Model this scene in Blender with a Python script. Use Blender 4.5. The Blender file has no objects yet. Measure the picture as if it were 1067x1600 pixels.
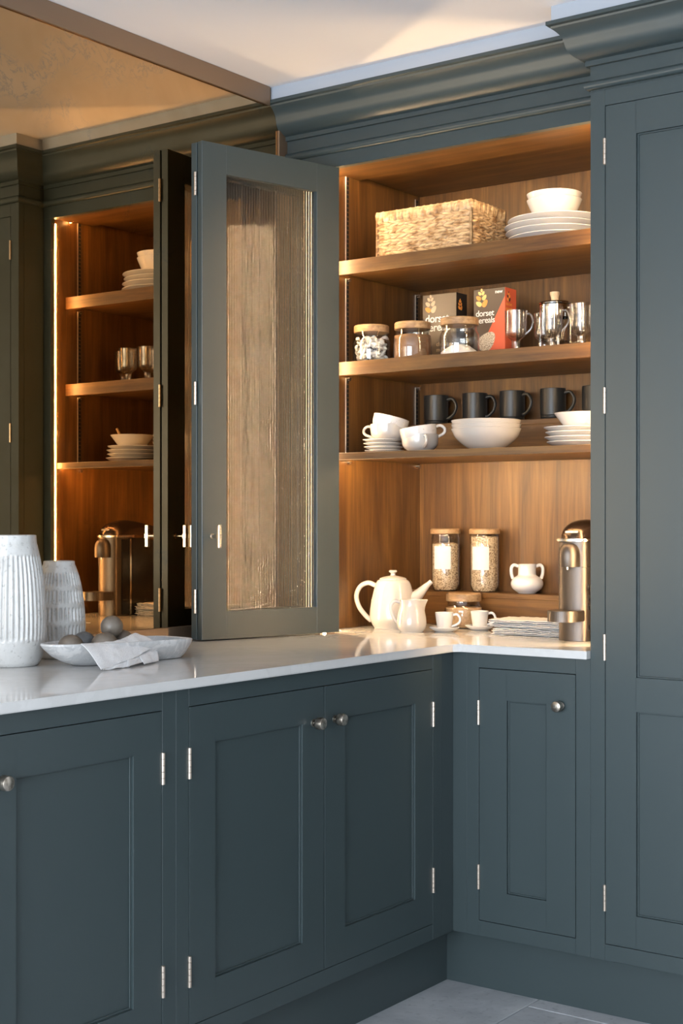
import bpy, bmesh, math, random
from mathutils import Vector, Matrix, noise
from math import sin, cos, pi, radians

# ------------------------------------------------------------------ camera, world, lights, exposure
sc = bpy.context.scene
COL = sc.collection
cam_d = bpy.data.cameras.new('camera')
cam = bpy.data.objects.new('camera', cam_d)
COL.objects.link(cam)
cam.location = (2.6643, -4.1553, 1.2415)
cam.rotation_euler = (pi / 2, 0, 0.6289)
cam_d.sensor_fit = 'VERTICAL'
cam_d.sensor_height = 36.0
cam_d.sensor_width = 24.0
cam_d.lens = 36.0 * 2241.48 / 1600
cam_d.shift_x = 0.0
cam_d.shift_y = (816.1 - 800) / 1600
cam_d.clip_start = 0.05
sc.camera = cam

world = bpy.data.worlds.new('world')
sc.world = world
world.use_nodes = True
bg = world.node_tree.nodes['Background']
bg.inputs[0].default_value = (0.62, 0.74, 1.0, 1)
bg.inputs[1].default_value = 1.0

def area_light(name, loc, rot, sx, sy, power, color):
    d = bpy.data.lights.new(name, 'AREA')
    d.shape = 'RECTANGLE'
    d.size, d.size_y = sx, sy
    d.energy = power
    d.color = color
    o = bpy.data.objects.new(name, d)
    o.location = loc
    o.rotation_euler = rot
    COL.objects.link(o)
    return o

# daylight through the glazing behind the camera, plus an added weak side fill
area_light('window_daylight', (2.1, -6.95, 1.25), (radians(90), 0, 0), 3.4, 2.0, 335, (0.82, 0.91, 1.0))
area_light('side_fill_light', (4.95, -3.0, 1.5), (radians(90), 0, radians(90)), 2.2, 1.4, 5, (0.86, 0.93, 1.0))  # added fill light from the side, no window stands there
LED_COLOR = (1.0, 0.68, 0.36)
LED_POWER = 220.0

sc.view_settings.view_transform = 'Standard'
sc.view_settings.look = 'None'
sc.view_settings.exposure = 0.0
sc.view_settings.gamma = 1.0
sc.view_settings.use_curve_mapping = False

R = random.Random(7)

# ------------------------------------------------------------------ materials
def mat(name):
    m = bpy.data.materials.new(name)
    m.use_nodes = True
    nt = m.node_tree
    b = nt.nodes['Principled BSDF']
    return m, nt, b

def simple(name, col, rough=0.5, metal=0.0, coat=0.0, spec=0.5, **kw):
    m, nt, b = mat(name)
    b.inputs['Base Color'].default_value = (*col, 1)
    b.inputs['Roughness'].default_value = rough
    b.inputs['Metallic'].default_value = metal
    b.inputs['Coat Weight'].default_value = coat
    b.inputs['Coat Roughness'].default_value = 0.05
    b.inputs['Specular IOR Level'].default_value = spec
    for k, v in kw.items():
        b.inputs[k.replace('_', ' ')].default_value = v
    return m

def N(nt, t, **kw):
    n = nt.nodes.new(t)
    for k, v in kw.items():
        setattr(n, k, v)
    return n

def coords(nt, scale):
    tc = N(nt, 'ShaderNodeTexCoord')
    mp = N(nt, 'ShaderNodeMapping')
    mp.inputs['Scale'].default_value = scale
    nt.links.new(tc.outputs['Object'], mp.inputs['Vector'])
    return mp.outputs[0]

def ramp(nt, fac, stops):
    r = N(nt, 'ShaderNodeValToRGB')
    el = r.color_ramp.elements
    while len(el) < len(stops):
        el.new(0.5)
    for e, (p, c) in zip(el, stops):
        e.position = p
        e.color = (*c, 1)
    nt.links.new(fac, r.inputs[0])
    return r.outputs[0]

def nz(nt, vec, scale, detail=4, dist=0.0, rough=0.55):
    n = N(nt, 'ShaderNodeTexNoise')
    n.inputs['Scale'].default_value = scale
    n.inputs['Detail'].default_value = detail
    n.inputs['Roughness'].default_value = rough
    n.inputs['Distortion'].default_value = dist
    nt.links.new(vec, n.inputs['Vector'])
    return n.outputs['Fac']

def mix(nt, fac, a, b, mode='MIX'):
    m = N(nt, 'ShaderNodeMix', data_type='RGBA', blend_type=mode)
    for sock, v in ((m.inputs[0], fac), (m.inputs[6], a), (m.inputs[7], b)):
        if isinstance(v, (int, float)):
            sock.default_value = v
        elif isinstance(v, tuple):
            sock.default_value = (*v, 1)
        else:
            nt.links.new(v, sock)
    return m.outputs[2]

def bump(nt, b, h, strength, dist=0.001):
    n = N(nt, 'ShaderNodeBump')
    n.inputs['Strength'].default_value = strength
    n.inputs['Distance'].default_value = dist
    nt.links.new(h, n.inputs['Height'])
    nt.links.new(n.outputs[0], b.inputs['Normal'])

def speckled(name, c1, c2, scale, rough=0.5, detail=3, lo=0.4, hi=0.6, bmp=0.0, coat=0.0, bscale=None):
    m, nt, b = mat(name)
    v = coords(nt, (1, 1, 1))
    f = nz(nt, v, scale, detail)
    nt.links.new(ramp(nt, f, [(lo, c1), (hi, c2)]), b.inputs['Base Color'])
    b.inputs['Roughness'].default_value = rough
    b.inputs['Coat Weight'].default_value = coat
    if bmp:
        bump(nt, b, nz(nt, v, bscale or scale, 4), bmp)
    return m

def wood(name, dark, mid, light, axis, rough=0.42, scale=1.0):
    m, nt, b = mat(name)
    s = [9.0 * scale] * 3
    s[axis] = 0.7 * scale
    v = coords(nt, tuple(s))
    f = nz(nt, v, 2.2, 6, 1.1, 0.6)
    base = ramp(nt, f, [(0.28, dark), (0.5, mid), (0.74, light)])
    s2 = [150.0] * 3
    s2[axis] = 5.0
    v2 = coords(nt, tuple(s2))
    f2 = nz(nt, v2, 1.0, 3)
    fine = ramp(nt, f2, [(0.3, (0.74, 0.71, 0.68)), (0.62, (1, 1, 1))])
    s3 = [3.2 * scale] * 3
    s3[axis] = 0.35 * scale
    v3 = coords(nt, tuple(s3))
    w = N(nt, 'ShaderNodeTexWave')
    w.inputs['Scale'].default_value = 4.0
    w.inputs['Distortion'].default_value = 9.0
    w.inputs['Detail'].default_value = 3.0
    w.inputs['Detail Scale'].default_value = 1.2
    nt.links.new(v3, w.inputs['Vector'])
    wv = ramp(nt, w.outputs['Fac'], [(0.0, (0.72, 0.68, 0.64)), (0.35, (1, 1, 1))])
    c = mix(nt, 1.0, base, fine, 'MULTIPLY')
    c = mix(nt, 0.5, c, wv, 'MULTIPLY')
    nt.links.new(c, b.inputs['Base Color'])
    b.inputs['Roughness'].default_value = rough
    bump(nt, b, f2, 0.12, 0.0006)
    return m

def glass(name, col=(1, 1, 1), rough=0.0, ior=1.45):
    return simple(name, col, rough, Transmission_Weight=1.0, IOR=ior)

TEAL = simple('teal_paint', (0.037, 0.0525, 0.0555), 0.35, spec=0.5)
RAILD = simple('bronzed_rail', (0.10, 0.065, 0.04), 0.4, 0.6)
BLACKGAP = simple('dark_gap', (0.01, 0.012, 0.013), 0.8)
W_V = wood('walnut_upright', (0.058, 0.023, 0.0055), (0.124, 0.056, 0.0135), (0.195, 0.097, 0.026), 2)
W_H = wood('walnut_lengthwise', (0.058, 0.023, 0.0055), (0.124, 0.056, 0.0135), (0.195, 0.097, 0.026), 0)
LIDW = wood('pale_lid_wood', (0.26, 0.155, 0.07), (0.38, 0.235, 0.115), (0.47, 0.31, 0.165), 0, 0.5, 2.5)
CORK = speckled('cork_wood', (0.62, 0.46, 0.28), (0.74, 0.58, 0.38), 60, 0.6)
CEIL = simple('ceiling_paint', (0.84, 0.82, 0.83), 0.9)
WALLP = simple('wall_paint', (0.78, 0.76, 0.73), 0.9)
BRONZE = simple('bronze_trim_metal', (0.30, 0.215, 0.15), 0.42, 0.85)
WHITE = simple('white_glaze', (0.66, 0.64, 0.61), 0.22, coat=0.6)
CREAM = simple('cream_glaze', (0.49, 0.455, 0.41), 0.2, coat=0.7)
SPECK = speckled('speckled_white_glaze', (0.36, 0.30, 0.24), (0.64, 0.61, 0.57), 130, 0.25, 2, 0.30, 0.38, coat=0.6)
BLACKMUG = simple('black_satin_glaze', (0.016, 0.017, 0.017), 0.36, spec=0.35)
CHROME = simple('polished_chrome', (0.72, 0.70, 0.66), 0.12, 1.0)
STEEL = simple('brushed_steel', (0.60, 0.57, 0.53), 0.25, 1.0)
TITAN = simple('titanium_metal', (0.115, 0.098, 0.086), 0.42, 0.9)
DARKT = simple('dark_polished_metal', (0.085, 0.06, 0.045), 0.24, 0.9)
BLACKP = simple('black_gloss_plastic', (0.010, 0.010, 0.011), 0.18)
ANTIQ = speckled('antique_brass', (0.26, 0.225, 0.185), (0.54, 0.49, 0.42), 90, 0.32, 4)
ANTIQ.node_tree.nodes['Principled BSDF'].inputs['Metallic'].default_value = 0.95
HINGEM = simple('nickel_hinge', (0.66, 0.56, 0.47), 0.3, 0.9)
HANDLE = simple('handle_nickel', (0.78, 0.70, 0.60), 0.22, 1.0)
ALU = simple('aluminium_rail', (0.70, 0.64, 0.56), 0.35, 0.9)
def thin_glass(name, rough=0.02, base=0.05):
    m = bpy.data.materials.new(name)
    m.use_nodes = True
    nt = m.node_tree
    nt.nodes.clear()
    tr = N(nt, 'ShaderNodeBsdfTransparent')
    tr.inputs[0].default_value = (0.965, 0.965, 0.955, 1)
    gl = N(nt, 'ShaderNodeBsdfGlossy')
    gl.inputs['Roughness'].default_value = rough
    lw = N(nt, 'ShaderNodeLayerWeight')
    pw = N(nt, 'ShaderNodeMath', operation='POWER')
    pw.inputs[1].default_value = 3.0
    fr = N(nt, 'ShaderNodeMath', operation='MULTIPLY_ADD')
    fr.inputs[1].default_value = 0.65
    fr.inputs[2].default_value = base
    nt.links.new(lw.outputs['Facing'], pw.inputs[0])
    nt.links.new(pw.outputs[0], fr.inputs[0])
    mx = N(nt, 'ShaderNodeMixShader')
    o = N(nt, 'ShaderNodeOutputMaterial')
    nt.links.new(fr.outputs[0], mx.inputs[0])
    nt.links.new(tr.outputs[0], mx.inputs[1])
    nt.links.new(gl.outputs[0], mx.inputs[2])
    nt.links.new(mx.outputs[0], o.inputs[0])
    return m
CLEAR = thin_glass('clear_glass')
MUGG = thin_glass('pressed_glass', 0.16, 0.10)
BROWNG = simple('brown_granules', (0.22, 0.115, 0.05), 0.8)
POWDER = simple('white_powder', (0.86, 0.84, 0.82), 0.9)
MERING = simple('white_sweets', (0.80, 0.76, 0.70), 0.6)
SUGAR = speckled('brown_sugar', (0.45, 0.29, 0.15), (0.58, 0.39, 0.22), 240, 0.85)
OATS = speckled('oat_flakes', (0.20, 0.12, 0.06), (0.70, 0.55, 0.37), 250, 0.8, 2, 0.36, 0.56, 0.8)
LABEL = simple('white_paper_label', (0.60, 0.59, 0.57), 0.6)
LABELTXT = simple('faint_label_print', (0.62, 0.61, 0.60), 0.6)
LINEN = speckled('grey_linen', (0.60, 0.59, 0.57), (0.72, 0.71, 0.69), 380, 0.9, 2, bmp=0.3)
LINEND = simple('dark_linen_line', (0.30, 0.29, 0.29), 0.9)
NAPK = speckled('white_linen', (0.62, 0.63, 0.65), (0.72, 0.73, 0.74), 420, 0.9, 2, bmp=0.25)
BOXBR = simple('brown_card', (0.105, 0.075, 0.052), 0.33)
BOXBK = simple('black_card', (0.018, 0.014, 0.012), 0.35)
BOXRD = simple('red_card', (0.66, 0.12, 0.055), 0.4)
LEAFO = simple('orange_print', (0.80, 0.30, 0.06), 0.4)
LEAFY = simple('ochre_print', (0.86, 0.55, 0.20), 0.4)
LEAFT = simple('tan_print', (0.52, 0.38, 0.25), 0.4)
WPRINT = simple('white_print', (0.86, 0.84, 0.80), 0.5)
YPRINT = simple('yellow_print', (0.85, 0.42, 0.08), 0.5)
PUFFS = speckled('cereal_print', (0.30, 0.22, 0.15), (0.70, 0.60, 0.46), 260, 0.6, 2, 0.4, 0.55)
STONEB = speckled('taupe_stone', (0.075, 0.060, 0.046), (0.17, 0.142, 0.115), 30, 0.42, 6, 0.3, 0.7, 0.2)
GREYB = speckled('grey_stone', (0.05, 0.053, 0.056), (0.11, 0.113, 0.117), 36, 0.4, 6, 0.3, 0.7, 0.2)
GROUT = simple('dark_grout', (0.05, 0.05, 0.05), 0.9)

def make_vase_mat():
    m, nt, b = mat('rough_white_pottery')
    v = coords(nt, (1, 1, 1))
    f = nz(nt, v, 95, 5)
    g = nz(nt, v, 26, 4)
    c = ramp(nt, f, [(0.30, (0.34, 0.34, 0.33)), (0.42, (0.54, 0.54, 0.53))])
    d = ramp(nt, g, [(0.35, (0.90, 0.90, 0.89)), (0.6, (1, 1, 1))])
    nt.links.new(mix(nt, 1.0, c, d, 'MULTIPLY'), b.inputs['Base Color'])
    b.inputs['Roughness'].default_value = 0.38
    b.inputs['Coat Weight'].default_value = 0.3
    bump(nt, b, f, 0.45, 0.002)
    return m
VASEM = make_vase_mat()

def make_quartz():
    m, nt, b = mat('white_quartz')
    v = coords(nt, (1, 1, 1))
    f = nz(nt, v, 3.0, 8, 1.8, 0.65)
    c = ramp(nt, f, [(0.40, (0.60, 0.595, 0.585)), (0.495, (0.575, 0.57, 0.56)), (0.53, (0.61, 0.605, 0.595)), (0.8, (0.595, 0.59, 0.585))])
    nt.links.new(c, b.inputs['Base Color'])
    b.inputs['Roughness'].default_value = 0.075
    return m
QUARTZ = make_quartz()

def make_marble():
    m, nt, b = mat('white_marble_bowl')
    v = coords(nt, (1, 1, 1))
    f = nz(nt, v, 14.0, 8, 2.0, 0.65)
    c = ramp(nt, f, [(0.35, (0.56, 0.56, 0.56)), (0.5, (0.46, 0.47, 0.48)), (0.58, (0.62, 0.62, 0.62))])
    nt.links.new(c, b.inputs['Base Color'])
    b.inputs['Roughness'].default_value = 0.45
    return m
MARBLE = make_marble()

def make_mirror():
    m, nt, b = mat('antique_bronze_mirror')
    v = coords(nt, (1, 1, 1))
    w = nz(nt, v, 5.5, 3, 0.5)
    f = nz(nt, v, 17, 7, 1.6, 0.68)
    f2 = nz(nt, v, 60, 4, 0.5)
    # worn flecks in the silvering: narrow bands of a distorted noise, commonest high up and away from the corner
    fl = ramp(nt, f, [(0.475, (0, 0, 0)), (0.50, (1, 1, 1)), (0.505, (1, 1, 1)), (0.535, (0, 0, 0))])
    sep = N(nt, 'ShaderNodeSeparateXYZ')
    nt.links.new(v, sep.inputs[0])
    mz = N(nt, 'ShaderNodeMapRange'); mz.inputs[1].default_value = 1.20; mz.inputs[2].default_value = 1.42
    nt.links.new(sep.outputs[2], mz.inputs[0])
    my = N(nt, 'ShaderNodeMapRange'); my.inputs[1].default_value = 0.95; my.inputs[2].default_value = 0.35
    nt.links.new(sep.outputs[1], my.inputs[0])
    mm = N(nt, 'ShaderNodeMath', operation='MULTIPLY'); nt.links.new(mz.outputs[0], mm.inputs[0]); nt.links.new(my.outputs[0], mm.inputs[1])
    ma = N(nt, 'ShaderNodeMath', operation='MULTIPLY_ADD'); ma.inputs[1].default_value = 0.20; nt.links.new(mm.outputs[0], ma.inputs[0]); nt.links.new(w, ma.inputs[2])
    gate = ramp(nt, ma.outputs[0], [(0.60, (0, 0, 0)), (0.70, (1, 1, 1))])
    mask = mix(nt, 1.0, fl, gate, 'MULTIPLY')
    tint = ramp(nt, w, [(0.3, (0.49, 0.315, 0.155)), (0.7, (0.57, 0.385, 0.205))])
    c = mix(nt, mask, tint, (0.36, 0.28, 0.19))
    nt.links.new(c, b.inputs['Base Color'])
    b.inputs['Metallic'].default_value = 1.0
    r = mix(nt, mask, (0.010, 0.010, 0.010), (0.03, 0.03, 0.03))
    nt.links.new(r, b.inputs['Roughness'])
    return m
MIRROR = make_mirror()

def make_tile():
    m, nt, b = mat('blue_grey_limestone')
    v = coords(nt, (1, 1, 1))
    f = nz(nt, v, 5, 9, 0.8, 0.65)
    g = nz(nt, v, 45, 5)
    oi = N(nt, 'ShaderNodeObjectInfo')
    c = ramp(nt, f, [(0.3, (0.34, 0.345, 0.365)), (0.55, (0.46, 0.465, 0.49)), (0.75, (0.56, 0.56, 0.575))])
    k = ramp(nt, g, [(0.28, (0.72, 0.72, 0.72)), (0.42, (1, 1, 1))])
    c = mix(nt, 1.0, c, k, 'MULTIPLY')
    t = ramp(nt, oi.outputs['Random'], [(0.0, (0.80, 0.84, 0.84)), (1.0, (1.0, 1.0, 1.0))])
    c = mix(nt, 1.0, c, t, 'MULTIPLY')
    nt.links.new(c, b.inputs['Base Color'])
    b.inputs['Roughness'].default_value = 0.55
    bump(nt, b, g, 0.3, 0.002)
    return m
TILE = make_tile()

def make_grass():
    m, nt, b = mat('seagrass')
    v = coords(nt, (30, 30, 90))
    f = nz(nt, v, 1.2, 4)
    v2 = coords(nt, (1, 1, 1))
    g = nz(nt, v2, 34, 2)
    c = ramp(nt, f, [(0.3, (0.33, 0.20, 0.09)), (0.55, (0.54, 0.38, 0.21)), (0.8, (0.62, 0.48, 0.31))])
    d = ramp(nt, g, [(0.34, (0.62, 0.50, 0.38)), (0.5, (1, 1, 1))])
    nt.links.new(mix(nt, 1.0, c, d, 'MULTIPLY'), b.inputs['Base Color'])
    b.inputs['Roughness'].default_value = 0.55
    return m
GRASS = make_grass()

def make_led():
    m = bpy.data.materials.new('warm_led')
    m.use_nodes = True
    nt = m.node_tree
    nt.nodes.clear()
    e = N(nt, 'ShaderNodeEmission')
    e.inputs[0].default_value = (*LED_COLOR, 1)
    e.inputs[1].default_value = LED_POWER
    o = N(nt, 'ShaderNodeOutputMaterial')
    nt.links.new(e.outputs[0], o.inputs[0])
    return m
LED = make_led()
LED_SOFT = make_led()
LED_SOFT.name = 'dimmed_warm_led'
LED_SOFT.node_tree.nodes['Emission'].inputs[1].default_value = LED_POWER * 0.55
LED_DIM = make_led()
LED_DIM.name = 'faint_warm_led'
LED_DIM.node_tree.nodes['Emission'].inputs[1].default_value = LED_POWER * 0.16
LED_NICHE = make_led()
LED_NICHE.name = 'niche_warm_led'
LED_NICHE.node_tree.nodes['Emission'].inputs[1].default_value = LED_POWER * 1.7
def reeded():
    m, nt, b = mat('reeded_glass')
    b.inputs['Base Color'].default_value = (0.96, 0.93, 0.88, 1)
    b.inputs['Roughness'].default_value = 0.0
    b.inputs['Transmission Weight'].default_value = 1.0
    b.inputs['IOR'].default_value = 1.45
    tl = N(nt, 'ShaderNodeBsdfTranslucent')
    tl.inputs[0].default_value = (0.85, 0.80, 0.72, 1)
    m2 = N(nt, 'ShaderNodeMixShader'); m2.inputs[0].default_value = 0.07
    nt.links.new(b.outputs[0], m2.inputs[1]); nt.links.new(tl.outputs[0], m2.inputs[2])
    nt.links.new(m2.outputs[0], nt.nodes['Material Output'].inputs[0])
    return m
FLUTE = reeded()

# ------------------------------------------------------------------ mesh helpers
class B:
    """collects shapes, then links them as ONE mesh object"""
    def __init__(s, tf=None):
        s.bm = bmesh.new()
        s.tf = tf
        s.mi = 0
    def _fin(s, verts):
        pass
    def box(s, x0, x1, y0, y1, z0, z1, bev=0.0, seg=1):
        t = bmesh.new()
        bmesh.ops.create_cube(t, size=1)
        for v in t.verts:
            v.co = Vector(((x0 + x1) / 2 + v.co.x * (x1 - x0), (y0 + y1) / 2 + v.co.y * (y1 - y0), (z0 + z1) / 2 + v.co.z * (z1 - z0)))
        if bev:
            bmesh.ops.bevel(t, geom=t.edges[:], offset=bev, segments=seg, affect='EDGES', profile=0.5)
        s.merge(t)
        return s
    def merge(s, t, M=None):
        vm = {}
        for v in t.verts:
            co = v.co.copy()
            if M is not None:
                co = M @ co
            vm[v] = s.bm.verts.new(co)
        for f in t.faces:
            try:
                nf = s.bm.faces.new([vm[v] for v in f.verts])
                nf.material_index = s.mi
            except ValueError:
                pass
        t.free()
    def faces(s, vs, fs):
        vv = [s.bm.verts.new(Vector(v)) for v in vs]
        for f in fs:
            try:
                nf = s.bm.faces.new([vv[i] for i in f])
                nf.material_index = s.mi
            except ValueError:
                pass
        return s
    def lathe(s, prof, c=(0, 0, 0), seg=32, rfun=None, M=None, cap=True):
        """prof: list of (r, z); r=0 ends close the shape"""
        vs, rings = [], []
        for (r, z) in prof:
            if r <= 1e-6:
                rings.append([len(vs)])
                vs.append(Vector((0, 0, z)))
            else:
                ring = []
                for i in range(seg):
                    a = 2 * pi * i / seg
                    rr = rfun(r, z, a) if rfun else r
                    ring.append(len(vs))
                    vs.append(Vector((rr * cos(a), rr * sin(a), z)))
                rings.append(ring)
        fs = []
        for A, C in zip(rings, rings[1:]):
            if len(A) == 1 and len(C) == 1:
                continue
            for i in range(seg):
                j = (i + 1) % seg
                if len(A) == 1:
                    fs.append((A[0], C[j], C[i]))
                elif len(C) == 1:
                    fs.append((A[i], A[j], C[0]))
                else:
                    fs.append((A[i], A[j], C[j], C[i]))
        c = Vector(c)
        vs = [(M @ v if M is not None else v) + c for v in vs]
        s.faces(vs, fs)
        return s
    def tube(s, pts, rad, seg=10, flat=1.0, cap=True, up=None, close=False):
        pts = [Vector(p) for p in pts]
        n = len(pts)
        rads = rad if isinstance(rad, (list, tuple)) else [rad] * n
        vs, fs = [], []
        prev = None
        for i, p in enumerate(pts):
            a = pts[i - 1] if i > 0 else (pts[-1] if close else p)
            b_ = pts[i + 1] if i < n - 1 else (pts[0] if close else p)
            d = (b_ - a).normalized()
            if up is not None:
                sd = d.cross(Vector(up)).normalized()
            else:
                ref = prev if prev is not None else (Vector((0, 0, 1)) if abs(d.z) < 0.9 else Vector((1, 0, 0)))
                sd = (ref - d * ref.dot(d)).normalized() if prev is not None else d.cross(ref).normalized()
                prev = sd
            tt = d.cross(sd).normalized()
            for k in range(seg):
                an = 2 * pi * k / seg
                vs.append(p + (sd * cos(an) * flat + tt * sin(an)) * rads[i])
        rng = n if close else n - 1
        for i in range(rng):
            i2 = (i + 1) % n
            for k in range(seg):
                k2 = (k + 1) % seg
                fs.append((i * seg + k, i * seg + k2, i2 * seg + k2, i2 * seg + k))
        if cap and not close:
            fs.append(tuple(range(seg)))
            fs.append(tuple(range((n - 1) * seg, n * seg)))
        s.faces(vs, fs)
        return s
    def cyl(s, p0, p1, r, seg=20, r1=None):
        return s.tube([p0, p1], [r, r if r1 is None else r1], seg)
    def prism(s, poly, h0, h1, axis='z'):
        """poly of 2D points extruded along axis"""
        n = len(poly)
        def mk(p, h):
            return {'z': (p[0], p[1], h), 'x': (h, p[0], p[1]), 'y': (p[0], h, p[1])}[axis]
        vs = [mk(p, h0) for p in poly] + [mk(p, h1) for p in poly]
        fs = [tuple(range(n)), tuple(range(n, 2 * n))] + [(i, (i + 1) % n, n + (i + 1) % n, n + i) for i in range(n)]
        s.faces(vs, fs)
        return s
    def ellipsoid(s, c, r, M=None, u=10, v=6):
        t = bmesh.new()
        bmesh.ops.create_uvsphere(t, u_segments=u, v_segments=v, radius=1)
        S = Matrix.Diagonal((r[0], r[1], r[2], 1))
        T = Matrix.Translation(Vector(c)) @ (M.to_4x4() if M is not None else Matrix.Identity(4)) @ S
        s.merge(t, T)
        return s

def wloc(o):
    v = Vector((0, 0, 0))
    while o is not None:
        v = v + o.location
        o = o.parent
    return v

def obj(name, b, mats, parent=None, at=None, smooth=35, local=False, recalc=True):
    """ONE mesh object. Coordinates in b are world ones unless local=True."""
    if b.tf:
        for v in b.bm.verts:
            v.co = Vector(b.tf(*v.co))
    org = Vector((0, 0, 0))
    if not local:
        if parent is not None:
            org = wloc(parent)
        elif at is not None:
            org = Vector(at)
    if org.length:
        for v in b.bm.verts:
            v.co -= org
    if recalc:
        bmesh.ops.recalc_face_normals(b.bm, faces=b.bm.faces[:])
    me = bpy.data.meshes.new(name)
    b.bm.to_mesh(me)
    b.bm.free()
    for m in (mats if isinstance(mats, (list, tuple)) else [mats]):
        me.materials.append(m)
    if smooth:
        for p in me.polygons:
            p.use_smooth = True
        me.set_sharp_from_angle(angle=radians(smooth))
    o = bpy.data.objects.new(name, me)
    COL.objects.link(o)
    if parent is not None:
        o.parent = parent
    elif at is not None:
        o.location = at
    return o

def thing(name, label, cat, loc=(0, 0, 0), group=None, rotz=0.0):
    o = bpy.data.objects.new(name, None)
    o.empty_display_size = 0.05
    COL.objects.link(o)
    o.location = loc
    o.rotation_euler = (0, 0, rotz)
    return tag(o, label, cat, group)

def tag(o, label, cat, group=None):
    o['label'] = label
    o['category'] = cat
    if group:
        o['group'] = group
    return o

def struct(o):
    o['kind'] = 'structure'
    return o

def copy_tree(o, parent=None):
    c = o.copy()
    COL.objects.link(c)
    c.parent = parent
    for ch in list(o.children):
        copy_tree(ch, c)
    return c

def text(name, body, size, m, parent, M, bold=0.0, align='LEFT', spacing=1.0):
    cu = bpy.data.curves.new('lettering', 'FONT')
    cu.body = body
    cu.size = size
    cu.align_x = align
    cu.extrude = 0.0001
    cu.offset = bold
    cu.space_character = spacing
    cu.resolution_u = 4
    tmp = bpy.data.objects.new('lettering', cu)
    COL.objects.link(tmp)
    bpy.context.view_layer.update()
    me = bpy.data.meshes.new_from_object(tmp.evaluated_get(bpy.context.evaluated_depsgraph_get()))
    bpy.data.objects.remove(tmp)
    bpy.data.curves.remove(cu)
    me.transform(M)
    me.materials.clear()
    me.materials.append(m)
    o = bpy.data.objects.new(name, me)
    COL.objects.link(o)
    o.parent = parent
    return o

def smoothpath(pts, n=6):
    """Catmull-Rom through the points"""
    P = [Vector(p) for p in pts]
    out = []
    for i in range(len(P) - 1):
        p0 = P[i - 1] if i > 0 else P[i] * 2 - P[i + 1]
        p1, p2 = P[i], P[i + 1]
        p3 = P[i + 2] if i + 2 < len(P) else P[i + 1] * 2 - P[i]
        for k in range(n):
            t = k / n
            out.append(0.5 * ((2 * p1) + (p2 - p0) * t + (2 * p0 - 5 * p1 + 4 * p2 - p3) * t * t + (3 * p1 - p0 - 3 * p2 + p3) * t ** 3))
    out.append(P[-1])
    return out

# ------------------------------------------------------------------ measured layout (metres)
D1, D2 = 0.6562, 0.8877          # fronts of the left and of the right run of base cabinets
H, WT, OH = 0.92, 0.0204, 0.0195  # worktop top, thickness, overhang
FB, ZB, ZT = 0.1531, 0.1934, 0.8590   # frame bottom, door bottom, door top
XT = 1.057                        # side of the tall cabinet
CZ = 2.5263                       # ceiling
YB = -0.19                        # back wall
PF = -0.777                       # pantry face
XL, XR, YBP = 0.115, 1.045, -0.215  # pantry interior
TT = 2.3175

# ------------------------------------------------------------------ room
RX, RY = 5.2, -7.2
fl = struct(obj('floor', B().box(-0.25, RX, RY, 0.0, -0.06, -0.012), GROUT, at=(0, 0, 0), smooth=0))
tw, tl, g = 0.60, 0.90, 0.004
tile_me = None
tb = B().box(-tw / 2 + g / 2, tw / 2 - g / 2, -tl / 2 + g / 2, tl / 2 - g / 2, -0.012, 0.0, 0.0015)
first = None
row = 0
x = 0.884 - tw * 2
while x < RX - 0.3:
    cx_ = x + tw / 2
    off = 0.45 if row % 2 else 0.0
    y = -0.45 - off
    while y > RY + 0.45:
        if first is None:
            first = obj('floor_tile', tb, TILE, fl, local=True, smooth=0)
            t_ = first
        else:
            t_ = first.copy()
            COL.objects.link(t_)
            t_.parent = fl
        t_.location = (cx_, y, (row * 7 % 3 - 1) * 0.0004)
        y -= tl
    x += tw
    row += 1
struct(obj('ceiling', B().box(-0.25, RX, RY, 0.0, CZ, CZ + 0.1), CEIL, at=(0, 0, 0), smooth=0))
struct(obj('wall_left', B().box(-0.2, -0.012, RY, YB + 0.1, 0, CZ), WALLP, at=(0, 0, 0), smooth=0))
struct(obj('wall_back', B().box(-0.2, RX, YB, YB + 0.12, 0, CZ), WALLP, at=(0, 0, 0), smooth=0))
b = B()
b.box(RX, RX + 0.15, RY, YB, 0, CZ)
struct(obj('wall_right', b, WALLP, at=(0, 0, 0), smooth=0))
b = B()
b.box(-0.2, RX, RY - 0.15, RY, 0, CZ)
struct(obj('wall_front', b, WALLP, at=(0, 0, 0), smooth=0))

# white scribe strip between cornice and ceiling; bluish daylight tint put into its colour
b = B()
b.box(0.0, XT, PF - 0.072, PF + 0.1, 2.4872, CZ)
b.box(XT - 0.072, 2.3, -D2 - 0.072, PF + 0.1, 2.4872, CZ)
struct(obj('trim_1', b, simple('white_gloss_daylit_tint', (0.36, 0.395, 0.45), 0.45), at=(0, 0, 0), smooth=0))

# ------------------------------------------------------------------ wall mirror with bronze frame
mr = thing('wall_mirror', 'large antiqued bronze tinted mirror covering the wall above the worktop', 'mirror', (0, -2.0, H))
obj('mirror_glass', B().box(-0.011, 0.0, -3.6, PF + 0.02, H + 0.001, CZ), MIRROR, mr, smooth=0)
obj('frame_rail', B().box(0.0, 0.007, -3.6, -0.8595, 2.470, CZ - 0.001, 0.001), BRONZE, mr)
obj('frame_rail', B().box(0.0, 0.007, -3.6, -0.78, H + 0.0005, 0.957, 0.001), BRONZE, mr)
obj('frame_rail', B().box(0.0, 0.007, -0.8175, -0.7772, 0.9575, 2.4065, 0.001), BRONZE, mr)

# ------------------------------------------------------------------ cabinet parts
def tfL(u, w, z): return (D1 + w, u, z)          # left run: u along y, w outwards (+x)
def tfR(u, w, z): return (u, -D2 - w, z)         # right run: u along x, w outwards (-y)

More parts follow.
